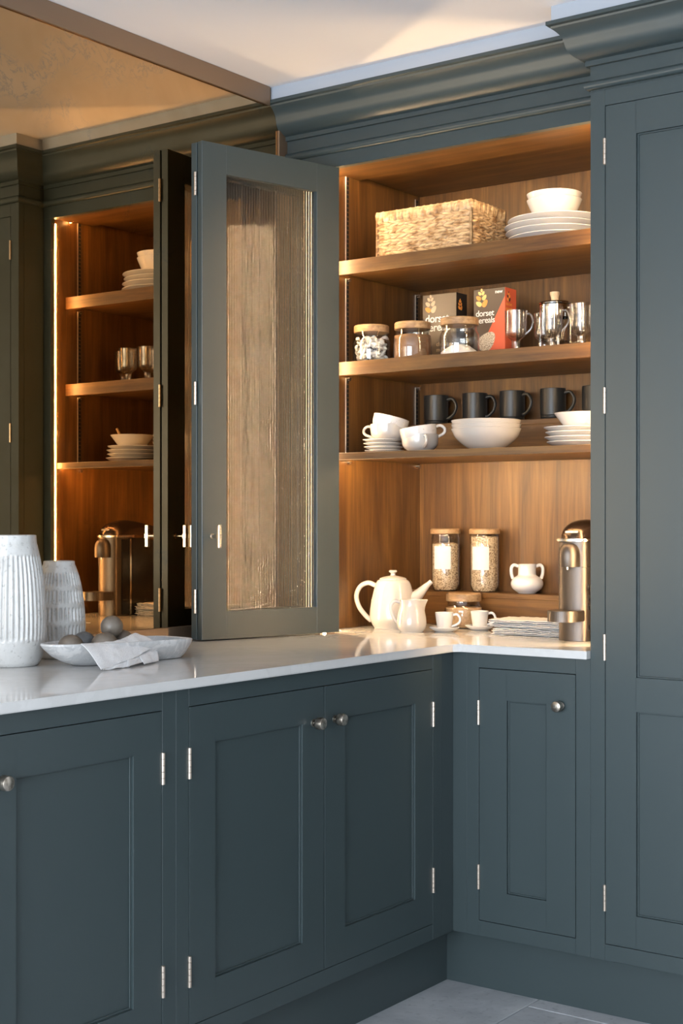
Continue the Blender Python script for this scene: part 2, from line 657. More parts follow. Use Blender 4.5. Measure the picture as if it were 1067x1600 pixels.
def shaker_door(parent, tf, u0, u1, z0, z1, fr=0.0835, mids=(), name='door'):
    """frame with a recessed panel per opening"""
    gap = 0.0016
    a, c, d, e = u0 + gap, u1 - gap, z0 + gap, z1 - gap
    b = B(tf)
    bv = 0.0005
    b.box(a, u0 + fr, -0.022, 0.0, d, e, bv)
    b.box(u1 - fr, c, -0.022, 0.0, d, e, bv)
    zs = [z0 + fr - 0.002] + [v for m in mids for v in m] + [z1 - fr + 0.002]
    b.box(u0 + fr - 0.001, u1 - fr + 0.001, -0.022, 0.0, d, zs[0])
    b.box(u0 + fr - 0.001, u1 - fr + 0.001, -0.022, 0.0, zs[-1], e)
    for m in mids:
        b.box(u0 + fr - 0.001, u1 - fr + 0.001, -0.022, 0.0, m[0], m[1])
    dr = obj(name, b, TEAL, parent)
    spans = list(zip(zs[0::2], zs[1::2]))
    for (p0, p1) in spans:
        b = B(tf)
        q0, q1 = u0 + fr, u1 - fr
        # flat field with a small bead moulding around it
        b.box(q0, q1, -0.020, -0.009, p0, p1)
        w = 0.0045
        for (x0, x1, y0, y1) in ((q0, q0 + w, p0, p1), (q1 - w, q1, p0, p1), (q0 + w, q1 - w, p0, p0 + w), (q0 + w, q1 - w, p1 - w, p1)):
            b.box(x0, x1, -0.0091, -0.0055, y0, y1, 0.001)
        obj('door_panel', b, TEAL, dr)
    return dr

def hinge(parent, tf, u, z0, z1):
    b = B(tf)
    n = 5
    L = (z1 - z0)
    for i in range(n):
        s0 = z0 + L * i / n
        b.cyl((u, 0.002, s0 + 0.0004), (u, 0.002, s0 + L / n - 0.0004), 0.0042, 12)
    b.box(u - 0.0012, u + 0.0012, -0.018, 0.001, z0, z1)
    return obj('hinge', b, HINGEM, parent)

def knob(parent, tf, u, z):
    b = B(tf)
    def lat(prof, seg=40, rf=None):
        t = B()
        t.lathe(prof, seg=seg, rfun=rf)
        M = Matrix(((1, 0, 0), (0, 0, 1), (0, 1, 0)))  # local z -> w axis
        for v in t.bm.verts:
            v.co = M @ v.co + Vector((u, 0, z))
        b.merge(t.bm)
    lat([(0, -0.0005), (0.0095, -0.0005), (0.0095, 0.002), (0.008, 0.0028), (0.0045, 0.003), (0.0042, 0.010), (0.0085, 0.0115), (0.0128, 0.0118)])
    b.mi = 1
    lat([(0.0075, 0.0085), (0.0108, 0.0088), (0.0112, 0.0120), (0.009, 0.0122)])
    b.mi = 0
    lat([(0.009, 0.012), (0.0132, 0.0124), (0.0137, 0.0135), (0.0137, 0.0255), (0.0132, 0.0268)], 96,
        lambda r, zz, a: r * (1 + (0.022 if int(round(a / (2 * pi) * 96)) % 2 else -0.02)) if 0.0128 < zz < 0.0262 else r)
    lat([(0.0132, 0.0266), (0.0136, 0.0275), (0.0132, 0.0292), (0.0122, 0.0300), (0, 0.0300)])
    return obj('knob', b, [ANTIQ, BLACKP], parent, smooth=40)

def base_unit(name, label, tf, u0, u1, doors, depth, fill=None):
    """doors: list of (a, b, hinge side, knob side)"""
    t = thing(name, label, 'cabinet', Vector(tf((u0 + u1) / 2, -depth / 2, FB)))
    top = H - WT
    b = B(tf)
    b.box(u0 + 0.001, u1 - 0.001, -depth, -0.024, FB, top)
    obj('carcass', b, TEAL, t)
    b = B(tf)
    e0, e1 = doors[0][0], doors[-1][1]
    bv = 0.0008
    b.box(u0, e0, -0.0235, 0, FB, top, bv)
    b.box(e1, u1 if fill is None else fill, -0.0235, 0, FB, top, bv)
    if fill is not None:
        b.box(fill, u1, -0.0235, -0.0004, FB, top, bv)
    b.box(e0, e1, -0.0235, -0.0001, FB, ZB, bv)
    b.box(e0, e1, -0.0235, -0.0001, ZT, top, bv)
    obj('face_frame', b, TEAL, t)
    for (a, c, hs, ks) in doors:
        d = shaker_door(t, tf, a, c, ZB, ZT)
        hu = a if hs < 0 else c
        for z in (0.3085, 0.7412):
            hinge(d, tf, hu, z - 0.0325, z + 0.0325)
        ku = a + 0.0418 if ks < 0 else c - 0.0418
        knob(d, tf, ku, 0.7765)
    return t

base_unit('base_cabinet', 'dark teal single door base cabinet nearest the white vases', tfL, -2.5215, -1.9727,
          [(-2.4815, -2.0130, 1, -1)], D1 - 0.03)
base_unit('base_cabinet', 'dark teal base cabinet with two doors and a pair of knobs', tfL, -1.9727, -0.9479,
          [(-1.9330, -1.4631, -1, 1), (-1.4631, -0.9903, 1, -1)], D1 - 0.03)
base_unit('base_cabinet', 'narrow single door base cabinet between the corner and the tall cupboard', tfR, 0.6973, XT,
          [(0.7345, 1.0167, -1, 1)], 0.64)
b = B()
b.box(D1 - 0.021, D1 - 0.0006, -0.9479, -D2 - 0.0006, FB, H - WT, 0.0008)
b.box(D1 - 0.021, 0.6973, -D2, -D2 + 0.02, FB, H - WT, 0.0008)
tag(obj('corner_filler', b, TEAL, at=(D1, -D2, FB)), 'teal filler posts closing the inner corner between the two cabinet runs', 'filler panel')

PL = 0.0526
tag(obj('plinth', B().box(D1 - PL - 0.02, D1 - PL, -3.3, -D2 + PL, 0.0, FB + 0.004), TEAL, at=(D1 - PL, -2, 0), smooth=0),
    'recessed teal plinth board under the run with the double doors', 'plinth')
tag(obj('plinth', B().box(D1 - PL, 2.3, -D2 + PL, -D2 + PL + 0.02, 0.0, FB + 0.004), TEAL, at=(1.2, -D2 + PL, 0), smooth=0),
    'recessed teal plinth board under the narrow door and tall cupboard', 'plinth')
b = base_unit('base_cabinet', 'teal base cabinet end next to the single door cabinet', tfL, -3.08, -2.5215, [(-3.04, -2.5615, 1, -1)], D1 - 0.03)

# worktop, L shaped with a small cut at the inner corner
b = B()
ch = 0.016
poly = [(0.0005, -3.2), (D1 + OH, -3.2), (D1 + OH, -D2 - OH - ch), (D1 + OH + ch, -D2 - OH), (XT - 0.0005, -D2 - OH), (XT - 0.0005, YBP + 0.02), (0.0005, YBP + 0.02)]
b.prism(poly, H - WT, H)
bmesh.ops.bevel(b.bm, geom=[e for e in b.bm.edges if abs(e.verts[0].co.z - e.verts[1].co.z) < 1e-5], offset=0.0015, segments=2, affect='EDGES')
tag(obj('worktop', b, QUARTZ, at=(0.3, -1.5, H - WT)), 'white veined quartz worktop with an L shaped return', 'worktop')

# cornice profile: (projection, height)
PROF = [(-0.03, 2.487), (0.0823, 2.487), (0.0823, 2.4775), (0.0740, 2.4752), (0.0725, 2.4705), (0.0640, 2.4635), (0.0560, 2.4545), (0.0508, 2.4445),
        (0.0478, 2.4330), (0.0450, 2.4230), (0.0400, 2.4130), (0.0320, 2.4045), (0.0220, 2.3975), (0.0120, 2.3935), (0.0095, 2.3925), (0.0095, 2.3800), (0.0004, 2.3795), (-0.03, 2.3795)]
BEAD = [(-0.01, 2.3435), (0.0040, 2.3430), (0.0085, 2.3400), (0.0118, 2.3360), (0.0128, 2.3310), (0.0118, 2.3260), (0.0080, 2.3215), (0.0030, 2.3200), (-0.01, 2.3195)]

def dense(prof, a, c):
    """smooth the span a..c of a profile"""
    mid = smoothpath([(p[0], p[1], 0) for p in prof[a:c + 1]], 4)
    return prof[:a] + [(p.x, p.y) for p in mid] + prof[c + 1:]
PROFD = dense(PROF, 4, 13)
BEADD = dense(BEAD, 1, 7)

def sweep(prof, path):
    """path: list of functions e -> (x, y)"""
    b = B()
    n = len(prof)
    vs = []
    for f in path:
        for (e, z) in prof:
            x_, y_ = f(e)
            vs.append((x_, y_, z))
    fs = []
    for k in range(len(path) - 1):
        for i in range(n):
            j = (i + 1) % n
            fs.append((k * n + i, k * n + j, (k + 1) * n + j, (k + 1) * n + i))
    fs.append(tuple(range(n)))
    fs.append(tuple(range((len(path) - 1) * n, len(path) * n)))
    b.faces(vs, fs)
    return b

# ------------------------------------------------------------------ tall cupboard
TX1 = 1.76
tall = thing('tall_cupboard', 'full height dark teal cupboard to the side of the open pantry', 'cupboard', (1.4, -0.55, FB))
b = B()
b.box(XT, TX1, -D2 + 0.024, YB - 0.002, FB, 2.48, 0.0)
obj('carcass', b, TEAL, tall)
b = B(tfR)
TD0, TD1 = 1.0967, 1.7200
b.box(XT, TD0, -0.0235, 0, FB, TT, 0.0008)
b.box(TD1, TX1, -0.0235, 0, FB, TT, 0.0008)
b.box(TD0, TD1, -0.0235, -0.0001, FB, ZB, 0.0008)
b.box(TD0, TD1, -0.0235, -0.0001, 2.2770, TT, 0.0008)
b.box(XT, TX1, -0.0235, -0.0002, TT, 2.41)
obj('face_frame', b, TEAL, tall)
d = shaker_door(tall, tfR, TD0, TD1, ZB, 2.2770, mids=((0.7765, 0.8605),))
for z in (0.3085, 0.9307, 1.5440, 2.1627):
    hinge(d, tfR, TD0, z - 0.0325, z + 0.0325)
cpath = [lambda e: (XT - max(e, 0), PF - max(e, 0)), lambda e: (XT - e, -D2 - e), lambda e: (TX1, -D2 - e)]
obj('cornice', sweep(PROFD, cpath), TEAL, tall, smooth=28)
obj('bead_moulding', sweep(BEADD, cpath), TEAL, tall, smooth=28)

t2 = thing('tall_cupboard', 'second tall teal cupboard standing beyond the first one', 'cupboard', (2.05, -0.55, FB))
b = B()
b.box(TX1 + 0.001, 2.3, -D2, YB - 0.002, FB, 2.48, 0.001)
obj('carcass', b, TEAL, t2)

# ------------------------------------------------------------------ pantry cabinet
pan = thing('pantry_cabinet', 'open teal dresser cabinet lined with warm lit walnut above the worktop', 'cabinet', (0.55, -0.5, H))
JL, JR, HZ = 0.078, 1.020, 2.2797
b = B()
b.box(0.0005, JL, PF, PF + 0.018, H + 0.0005, HZ, 0.0008)
b.box(JR, XT - 0.0005, PF, PF + 0.018, H + 0.0005, HZ, 0.0008)
b.box(0.0005, XT - 0.0005, PF, PF + 0.022, HZ, 2.487)
obj('face_frame', b, TEAL, pan)
ppath = [lambda e: (0.0005, PF - e), lambda e: (XT - 0.0005 - max(e, 0), PF - e)]
obj('cornice', sweep(PROFD, ppath), TEAL, pan, smooth=28)
obj('bead_moulding', sweep(BEADD, ppath), TEAL, pan, smooth=28)
obj('side_panel', B().box(XL - 0.02, XL, PF + 0.0182, YBP, H + 0.0005, 2.31), W_V, pan, smooth=0)
obj('side_panel', B().box(XR, XT - 0.0006, PF + 0.0182, YBP, H + 0.0005, 2.31), W_V, pan, smooth=0)
obj('back_panel', B().box(XL - 0.02, XT - 0.0006, YBP, YBP + 0.016, H + 0.0005, 2.33), W_V, pan, smooth=0)
obj('top_panel', B().box(XL - 0.02, XT - 0.0006, PF + 0.023, YBP, 2.303, 2.33), W_H, pan, smooth=0)
# lining behind the face frame head: front board, lit board with the LED in the step between them
b = B()
b.box(JL + 0.001, JR - 0.001, PF + 0.0225, -0.672, 2.2799, 2.302)
b.box(XL, XR, -0.672, -0.556, 2.2912, 2.302)
obj('top_lining', b, W_H, pan, smooth=0)
obj('led_strip', B().box(XL + 0.005, XR - 0.005, -0.6718, -0.6690, 2.2835, 2.2895), LED_SOFT, pan, smooth=0)
# LED strips up the back of both jambs
obj('led_strip', B().box(XL, XL + 0.003, PF + 0.0340, PF + 0.0430, H + 0.006, 2.270), LED, pan, smooth=0)
obj('led_strip', B().box(XR - 0.003, XR, PF + 0.0340, PF + 0.0430, H + 0.006, 2.270), LED, pan, smooth=0)

def shelf(zt, zb, yf, lip=0.022, body=0.011):
    b = B()
    b.box(XL + 0.0008, XR - 0.0008, yf, yf + lip, zb, zt, 0.0008)
    b.box(XL + 0.0008, XR - 0.0008, yf + lip, YBP - 0.0005, zb + body, zt)
    return obj('shelf', b, W_H, pan, smooth=0)
shelf(2.0224, 1.9808, -0.6882)
shelf(1.7204, 1.6803, -0.6882)
shelf(1.4464, 1.4258, -0.7280, body=0.006)
obj('led_strip', B().box(XL + 0.005, XR - 0.005, -0.7055, -0.7035, 1.4264, 1.4314), LED_NICHE, pan, smooth=0)
for zl in (1.9808, 1.6803):
    obj('led_strip', B().box(XL + 0.005, XR - 0.005, -0.6660, -0.6640, zl + 0.0008, zl + 0.0068), LED_DIM, pan, smooth=0)
LY = -0.325
b = B()
b.box(XL + 0.0008, XR - 0.0008, LY, LY + 0.016, H + 0.0005, 1.024 - 0.016, 0.0006)
b.box(XL + 0.0008, XR - 0.0008, LY - 0.001, YBP - 0.0005, 1.024 - 0.016, 1.024, 0.0008)
obj('riser_ledge', b, W_H, pan, smooth=0)
b = B()
b.box(XL + 0.0008, XR - 0.0008, LY, LY + 0.016, 1.4466, 1.552 - 0.016, 0.0006)
b.box(XL + 0.0008, XR - 0.0008, LY - 0.001, YBP - 0.0005, 1.552 - 0.016, 1.552, 0.0008)
obj('riser_ledge', b, W_H, pan, smooth=0)

# slotted shelf rails with pegs
for sx, xx in ((1, XL), (-1, XR)):
    for yy in (-0.622, -0.236):
        for z0, z1 in ((1.448, 1.679), (1.722, 1.980), (2.024, 2.290)):
            b = B()
            b.box(min(xx, xx + sx * 0.0022), max(xx, xx + sx * 0.0022), yy - 0.008, yy + 0.008, z0, z1, 0.0004)
            b.mi = 1
            b.box(min(xx, xx + sx * 0.0032), max(xx, xx + sx * 0.0032), yy - 0.0100, yy - 0.0078, z0, z1, 0.0004)
            r_ = obj('shelf_rail', b, [RAILD, ALU], pan)
            b = B()
            zz = z0 + 0.012
            while zz < z1 - 0.01:
                b.box(min(xx, xx + sx * 0.0025), max(xx, xx + sx * 0.0025), yy - 0.0052, yy + 0.0052, zz, zz + 0.009)
                zz += 0.0135
            so = obj('rail_slots', b, BLACKGAP, r_, smooth=0)
            so['kind'] = 'stuff'
        for z in (1.4258, 1.6803, 1.9808):
            b = B()
            b.tube([(xx, yy + 0.001, z - 0.007), (xx + sx * 0.012, yy + 0.001, z - 0.007)], 0.0038, 10)
            b.box(min(xx, xx + sx * 0.013), max(xx, xx + sx * 0.013), yy - 0.005, yy + 0.007, z - 0.003, z - 0.0003)
            obj('shelf_peg', b, CHROME, pan)

# bifold doors: leaf frames in their own 2D coordinates (s along, w outwards)
def leaf_tf(P, d, n):
    def f(s_, w, z):
        return (P[0] + d[0] * s_ + n[0] * w, P[1] + d[1] * s_ + n[1] * w, z)
    return f

DB, DT, LT = 0.9235, 2.2697, 0.0215

def glazed_leaf(name, tf, L, amp):
    """w=0 is the outer face, w=-LT the inner one; window opening s .080...392"""
    b = B(tf)
    s0, s1, z0, z1 = 0.0802, 0.3922, 0.9990, 2.1890
    bv = 0.001
    b.box(0, s0, -LT, 0, DB, DT, bv)
    b.box(s1, L, -LT, 0, DB, DT, bv)
    b.box(s0 - 0.0005, s1 + 0.0005, -LT, -0.00002, DB, z0, 0.0005)
    b.box(s0 - 0.0005, s1 + 0.0005, -LT, -0.00002, z1, DT, 0.0005)
    lf = obj(name, b, TEAL, pan)
    # reeded pane: rounded vertical flutes on the outer side, flat behind
    b = B(tf)
    n = 36
    per = (s1 - s0 - 0.001) / n
    K = 10
    w0 = -0.0150
    pts = []
    for i in range(n):
        for k in range(K):
            t_ = k / K
            pts.append((s0 + 0.0005 + (i + t_) * per, w0 + amp * (1 - (2 * t_ - 1) ** 2)))
    # fine V groove between neighbouring flutes
    pts = [(p[0], p[1] - (0.00045 if i % K == 0 and i else 0.0)) for i, p in enumerate(pts)]
    pts.append((s1 - 0.0005, w0))
    poly_front = pts
    nn = len(poly_front)
    vs = [(p[0], p[1], z0 + 0.0003) for p in poly_front] + [(p[0], p[1], z1 - 0.0003) for p in poly_front]
    vs += [(p[0], -0.0190, z0 + 0.0003) for p in poly_front] + [(p[0], -0.0190, z1 - 0.0003) for p in poly_front]
    fs = []
    for i in range(nn - 1):
        fs.append((i, i + 1, nn + i + 1, nn + i))
        fs.append((2 * nn + i, 3 * nn + i, 3 * nn + i + 1, 2 * nn + i + 1))
        fs.append((i, 2 * nn + i, 2 * nn + i + 1, i + 1))
        fs.append((nn + i, nn + i + 1, 3 * nn + i + 1, 3 * nn + i))
    fs.append((0, nn, 3 * nn, 2 * nn))
    fs.append((nn - 1, 3 * nn - 1, 4 * nn - 1, 2 * nn - 1))
    b.faces(vs, fs)
    obj('reeded_pane', b, FLUTE, lf, smooth=50)
    # T bar handle on the stile beside the fold
    b = B(tf)
    hs, hz = 0.031, 1.2035
    b.cyl((hs, 0, hz), (hs, 0.004, hz), 0.0072, 18)
    b.cyl((hs, 0.004, hz), (hs, 0.034, hz), 0.0052, 16)
    b.box(hs - 0.0058, hs + 0.0058, 0.030, 0.0425, hz - 0.0068, hz + 0.0068, 0.0008)
    b.box(hs - 0.0048, hs + 0.0048, 0.0315, 0.0410, hz - 0.0305, hz + 0.0305, 0.0008)
    obj('handle', b, HANDLE, lf)
    return lf

FBd = (0.2592, 0.9658)
leafB = glazed_leaf('bifold_door', leaf_tf((0.0895, -1.2540), FBd, (FBd[1], -FBd[0])), 0.4745, 0.00016)
a_ = Vector((0.0960 - 0.0431, -0.7795 + 1.2452)).normalized()
leafA = glazed_leaf('bifold_door', leaf_tf((0.0431, -1.2452), (a_.x, a_.y), (-a_.y, a_.x)), 0.4660, 0.00010)
# fold hinges between the leaves, at the gap seen edge on
for z0, z1 in ((2.1245, 2.1881), (1.5590, 1.6210), (0.9950, 1.0600)):
    b = B()
    px_, py_ = 0.0656, -1.2535
    n = 5
    for i in range(n):
        s0_ = z0 + (z1 - z0) * i / n
        b.cyl((px_, py_, s0_ + 0.0004), (px_, py_, s0_ + (z1 - z0) / n - 0.0004), 0.0042, 12)
    obj('hinge', b, HINGEM, leafB)

# ------------------------------------------------------------------ crockery builders (local coordinates, z=0 at the base)
def plate_mesh(r, h, rim=0.6, th=0.003):
    b = B()
    b.lathe([(0, 0), (r * rim, 0), (r * rim + 0.004, 0.0015), (r * 0.86, h * 0.55), (r, h), (r - 0.0005, h + th * 0.6), (r - th, h + th * 0.3), (r * 0.84, h * 0.55 + th), (r * rim, th + 0.001), (0, th + 0.001)], seg=48)
    return b

def bowl_profile(pts, th):
    """outer profile pts from base centre to rim; returns closed double wall profile"""
    out = list(pts)
    inner = []
    for (r, z) in reversed(pts[1:]):
        inner.append((max(r - th, 0.002), max(z, th)))
    top = pts[-1]
    inner[0] = (top[0] - th, top[1] - 0.0003)
    return out + [(top[0] - th * 0.5, top[1] + th * 0.35)] + inner + [(0, th)]

def curve_prof(pts, n=5):
    return [(max(p.x, 0), p.y) for p in smoothpath([(a, b_, 0) for a, b_ in pts], n)]

def d_handle(b, r0, r1, z0, z1, out, rad, ang, flat=1.0, n=7):
    """ear handle: leaves the body at radius r1 height z1, returns at r0, z0"""
    p = [(r1 - 0.004, z1), (r1 + out * 0.55, z1 + (z1 - z0) * 0.06), (r1 + out, z1 - (z1 - z0) * 0.28), (r1 + out * 0.85, z0 + (z1 - z0) * 0.32), (r0 + out * 0.3, z0 + 0.002), (r0 - 0.004, z0)]
    P = smoothpath([(q[0] * cos(ang), q[0] * sin(ang), q[1]) for q in p], 6)
    b.tube(P, rad, 10, flat, up=(sin(ang) * -1, cos(ang), 0))
    return b

# --- top shelf: basket
Z1, Z2, Z3 = 2.0226, 1.7206, 1.4466
def basket(name, label, x0, x1, y0, y1, z0, h):
    t = thing(name, label, 'basket', ((x0 + x1) / 2, (y0 + y1) / 2, z0))
    b = B()
    th = 0.008
    e = 0.004
    b.box(x0 + e, x1 - e, y0 + e, y0 + e + th, z0 + 0.002, z0 + h - 0.01)
    b.box(x0 + e, x1 - e, y1 - e - th, y1 - e, z0 + 0.002, z0 + h - 0.01)
    b.box(x0 + e, x0 + e + th, y0 + e, y1 - e, z0 + 0.002, z0 + h - 0.01)
    b.box(x1 - e - th, x1 - e, y0 + e, y1 - e, z0 + 0.002, z0 + h - 0.01)
    b.box(x0 + e, x1 - e, y0 + e, y1 - e, z0 + 0.001, z0 + 0.01)
    obj('basket_core', b, simple('dark_seagrass', (0.34, 0.21, 0.10), 0.8), t, smooth=0)
    rnd = random.Random(3)
    def wall(p, q, inward, nm):
        b = B()
        p, q = Vector(p), Vector(q)
        L = (q - p).length
        d = (q - p).normalized()
        n = -Vector(inward)
        rows = 6
        rh = (h - 0.034) / rows
        for r in range(rows):
            zc = z0 + 0.0045 + rh * (r + 0.5)
            k = rnd.uniform(-0.01, 0.0)
            while k < L - 0.010:
                ln = 0.044 * rnd.uniform(0.8, 1.2)
                for sgn in (1, -1):
                    kk = min(max(k + ln * (0.5 + 0.25 * sgn), ln * 0.38), L - ln * 0.38)
                    c = p + d * kk + n * rnd.uniform(0.0, 0.002) + Vector((0, 0, zc + sgn * rh * 0.23))
                    tilt = -sgn * rnd.uniform(0.16, 0.26)
                    ax = (d * cos(tilt) + Vector((0, 0, 1)) * sin(tilt)).normalized()
                    up_ = n.cross(ax).normalized()
                    M = Matrix((ax, n, up_)).transposed()
                    b.ellipsoid(c, (ln * 0.52, 0.0072, rh * 0.30), M, 10, 6)
                k += ln * 0.62
        obj('weave', b, GRASS, t, smooth=60)['kind'] = 'stuff'
        b = B()
        k = 0.004
        i = 0
        while k < L:
            c = p + d * min(k, L - 0.004) + n * 0.001 + Vector((0, 0, z0 + h - 0.0185 + rnd.uniform(-0.0006, 0.0006)))
            tilt = (0.30 if i % 2 else -0.30)
            ax = (Vector((0, 0, 1)) * cos(tilt) + d * sin(tilt)).normalized()
            up_ = n.cross(ax).normalized()
            M = Matrix((ax, n, up_)).transposed()
            b.ellipsoid(c, (0.0215, 0.0078 + 0.0012 * (i % 2), 0.0098), M, 10, 6)
            k += 0.0120
            i += 1
        for cc_ in (p, q):
            b.tube([cc_ + Vector((0, 0, z0 + 0.003)), cc_ + Vector((0, 0, z0 + h - 0.006))], 0.0060, 10)
        P_ = [p + n * 0.0005 + Vector((0, 0, z0 + h - 0.006)), q + n * 0.0005 + Vector((0, 0, z0 + h - 0.006))]
        b.tube(P_, 0.0062, 10)
        obj('rim_binding', b, GRASS, t, smooth=60)['kind'] = 'stuff'
    e2 = 0.006
    wall((x0 + e2, y0 + e2, 0), (x1 - e2, y0 + e2, 0), (0, 1, 0), 'f')
    wall((x1 - e2, y0 + e2, 0), (x1 - e2, y1 - e2, 0), (-1, 0, 0), 'r')
    wall((x0 + e2, y1 - e2, 0), (x1 - e2, y1 - e2, 0), (0, -1, 0), 'b')
    wall((x0 + e2, y0 + e2, 0), (x0 + e2, y1 - e2, 0), (1, 0, 0), 'l')
    return t
basket('woven_basket', 'rectangular woven seagrass basket on the top shelf', 0.217, 0.552, -0.620, -0.415, Z1, 0.146)

# --- top shelf: plates and bowls
g_ = 'dinner plates stacked on the top shelf'
pl0 = None
spots = [(0.762, -0.500, 'bottom one of the white dinner plates beside the basket'),
         (0.757, -0.503, 'second white dinner plate from the bottom beside the basket'),
         (0.752, -0.500, 'second white dinner plate from the top beside the basket'),
         (0.761, -0.497, 'topmost white dinner plate, directly under the two nested bowls')]
for i, (x_, y_, lab) in enumerate(spots):
    if pl0 is None:
        pl0 = obj('dinner_plate', plate_mesh(0.140, 0.021), WHITE, local=True)
        o = pl0
    else:
        o = pl0.copy()
        COL.objects.link(o)
    o.location = (x_, y_, Z1 + i * 0.0175)
    tag(o, lab, 'plate', g_)
zb = Z1 + 3 * 0.0175 + 0.0045
bp = bowl_profile(curve_prof([(0, 0), (0.044, 0.0), (0.050, 0.008), (0.062, 0.035), (0.074, 0.062), (0.078, 0.0725)], 4), 0.0035)
b0 = obj('serving_bowl', B().lathe(bp, seg=48), WHITE, local=True)
b0.location = (0.7615, -0.515, zb)
tag(b0, 'lower of two deep white bowls on the dinner plates', 'bowl', 'white bowls on the top shelf')
b1 = b0.copy(); COL.objects.link(b1)
b1.location = (0.7615, -0.515, zb + 0.0175)
tag(b1, 'upper of two deep white bowls, nested inside the other', 'bowl', 'white bowls on the top shelf')

# --- storage jars
def jar(label, x_, y_, z_, r, h, lidr, lidh, neck, fill, fmat, extra=None, rotate=0.0):
    t = thing('storage_jar', label, 'jar', (x_, y_, z_))
    nr = r * neck
    hb = h - lidh
    if neck < 0.99:
        out = [(0, 0), (r * 0.86, 0), (r * 0.95, 0.003), (r, 0.012), (r, hb * 0.66), (r * 0.985, hb * 0.72), (nr + 0.002, hb * 0.82), (nr, hb * 0.86), (nr, hb + 0.004)]
    else:
        out = [(0, 0), (r * 0.82, 0), (r * 0.86, 0.004), (r * 0.90, 0.008), (r * 0.985, 0.016), (r, 0.020), (r, hb - 0.012), (r * 0.97, hb - 0.006), (r * 0.93, hb), (r * 0.93, hb + 0.004)]
    th = 0.0026
    inn = [(max(a - th, 0), max(b_, th)) for a, b_ in reversed(out)]
    inn[-1] = (0, th)
    obj('jar_glass', B().lathe(out + inn, seg=48), CLEAR, t, local=True, smooth=40)
    b = B()
    b.lathe([(0, h - lidh), (lidr - 0.001, h - lidh), (lidr, h - lidh + 0.001), (lidr, h - 0.003), (lidr - 0.003, h), (0, h)], seg=48)
    obj('jar_lid', b, LIDW, t, local=True)
    if fmat is not None:
        fr = r - th - 0.0008
        b = B()
        if fill == 'mound':
            prof = [(0, th + 0.0006), (fr * 0.9, th + 0.0006), (fr, 0.010), (fr, 0.018), (fr * 0.8, 0.026), (fr * 0.5, 0.036), (fr * 0.2, 0.0415), (0, 0.042)]
        else:
            prof = [(0, th + 0.0006), (fr * (0.80 if neck > .99 else 0.88), th + 0.0006), (fr * (0.9 if neck > .99 else 1), 0.012), (fr, 0.022), (fr, fill), (fr * 0.6, fill + 0.004), (0, fill + 0.002)]
        b.lathe(prof, seg=40)
        for v in b.bm.verts:
            if v.co.z > 0.02:
                v.co.z += 0.002 * noise.noise(v.co * 60)
        obj('jar_contents', b, fmat, t, local=True)
    return t
jA = jar('squat glass jar of white curls, nearest the glazed door on the jar shelf', 0.1795, -0.585, Z2, 0.0578, 0.116, 0.0535, 0.022, 0.88, None, None)
b = B()
rnd = random.Random(11)
for i in range(120):
    a, rr, zz = rnd.uniform(0, 2 * pi), 0.043 * rnd.random() ** 0.5, rnd.uniform(0.012, 0.078)
    c = Vector((rr * cos(a), rr * sin(a), zz))
    d = Vector((rnd.uniform(-1, 1), rnd.uniform(-1, 1), rnd.uniform(-0.7, 0.9))).normalized() * 0.013
    e = Vector((rnd.uniform(-1, 1), rnd.uniform(-1, 1), rnd.uniform(-1, 1))).normalized() * 0.007
    b.tube(smoothpath([c - d, c + e, c + d], 3), [0.002, 0.004, 0.005, 0.0055, 0.005, 0.004, 0.002], 7)
o = obj('jar_contents', b, MERING, jA, local=True)
o['kind'] = 'stuff'
jar('squat glass jar of brown granules between the white curls and the white powder', 0.3105, -0.558, Z2, 0.0578, 0.118, 0.0545, 0.0215, 0.88, 0.078, BROWNG)
jar('squat glass jar holding a mound of white powder', 0.4725, -0.555, Z2, 0.0585, 0.118, 0.0560, 0.0220, 0.88, 'mound', POWDER)

# --- cereal boxes
def leaf_print(b, c, ang, L, W, M):
    n = 14
    pts = []
    for i in range(n):
        t_ = 2 * pi * i / n
        u, v = L * cos(t_), W * sin(t_) * (1 - 0.25 * cos(t_))
        pts.append((c[0] + u * cos(ang) - v * sin(ang), c[1] + u * sin(ang) + v * cos(ang)))
    vs = [M @ Vector((p[0], p[1], 0.00025)) for p in pts] + [M @ Vector((p[0], p[1], -0.0002)) for p in pts]
    b.faces(vs, [tuple(range(n)), tuple(range(n, 2 * n))] + [(i, (i + 1) % n, n + (i + 1) % n, n + i) for i in range(n)])

FRONTM = Matrix(((1, 0, 0, 0), (0, 0, -1, 0), (0, 1, 0, 0), (0, 0, 0, 1)))      # print plane x,y -> x,z facing -y
SIDEM = Matrix(((0, 0, 1, 0), (1, 0, 0, 0), (0, 1, 0, 0), (0, 0, 0, 1)))        # x,y -> y,z facing +x

def sprig(t, M0, ox, oy, k, tones):
    spec = [(0.000, 0.000, 2.6, 1.00, 0), (0.021, 0.000, 0.95, 1.12, 1), (-0.001, 0.017, 2.5, 0.86, 2), (0.019, 0.018, 0.9, 0.86, 3), (0.003, 0.031, 2.3, 0.62, 4), (0.015, 0.031, 1.0, 0.60, 4), (0.0095, 0.040, 1.65, 0.50, 5)]
    groups = {}
    for (x_, y_, a, s_, ti) in spec:
        m = tones[ti % len(tones)]
        groups.setdefault(m.name, (m, []))[1].append((x_, y_, a, s_))
    for nm, (m, L) in groups.items():
        b = B()
        for (x_, y_, a, s_) in L:
            leaf_print(b, (ox + x_ * k, oy + y_ * k), a, 0.0112 * s_ * k, 0.0072 * s_ * k, M0)
        obj('leaf_print', b, m, t, local=True, smooth=0)

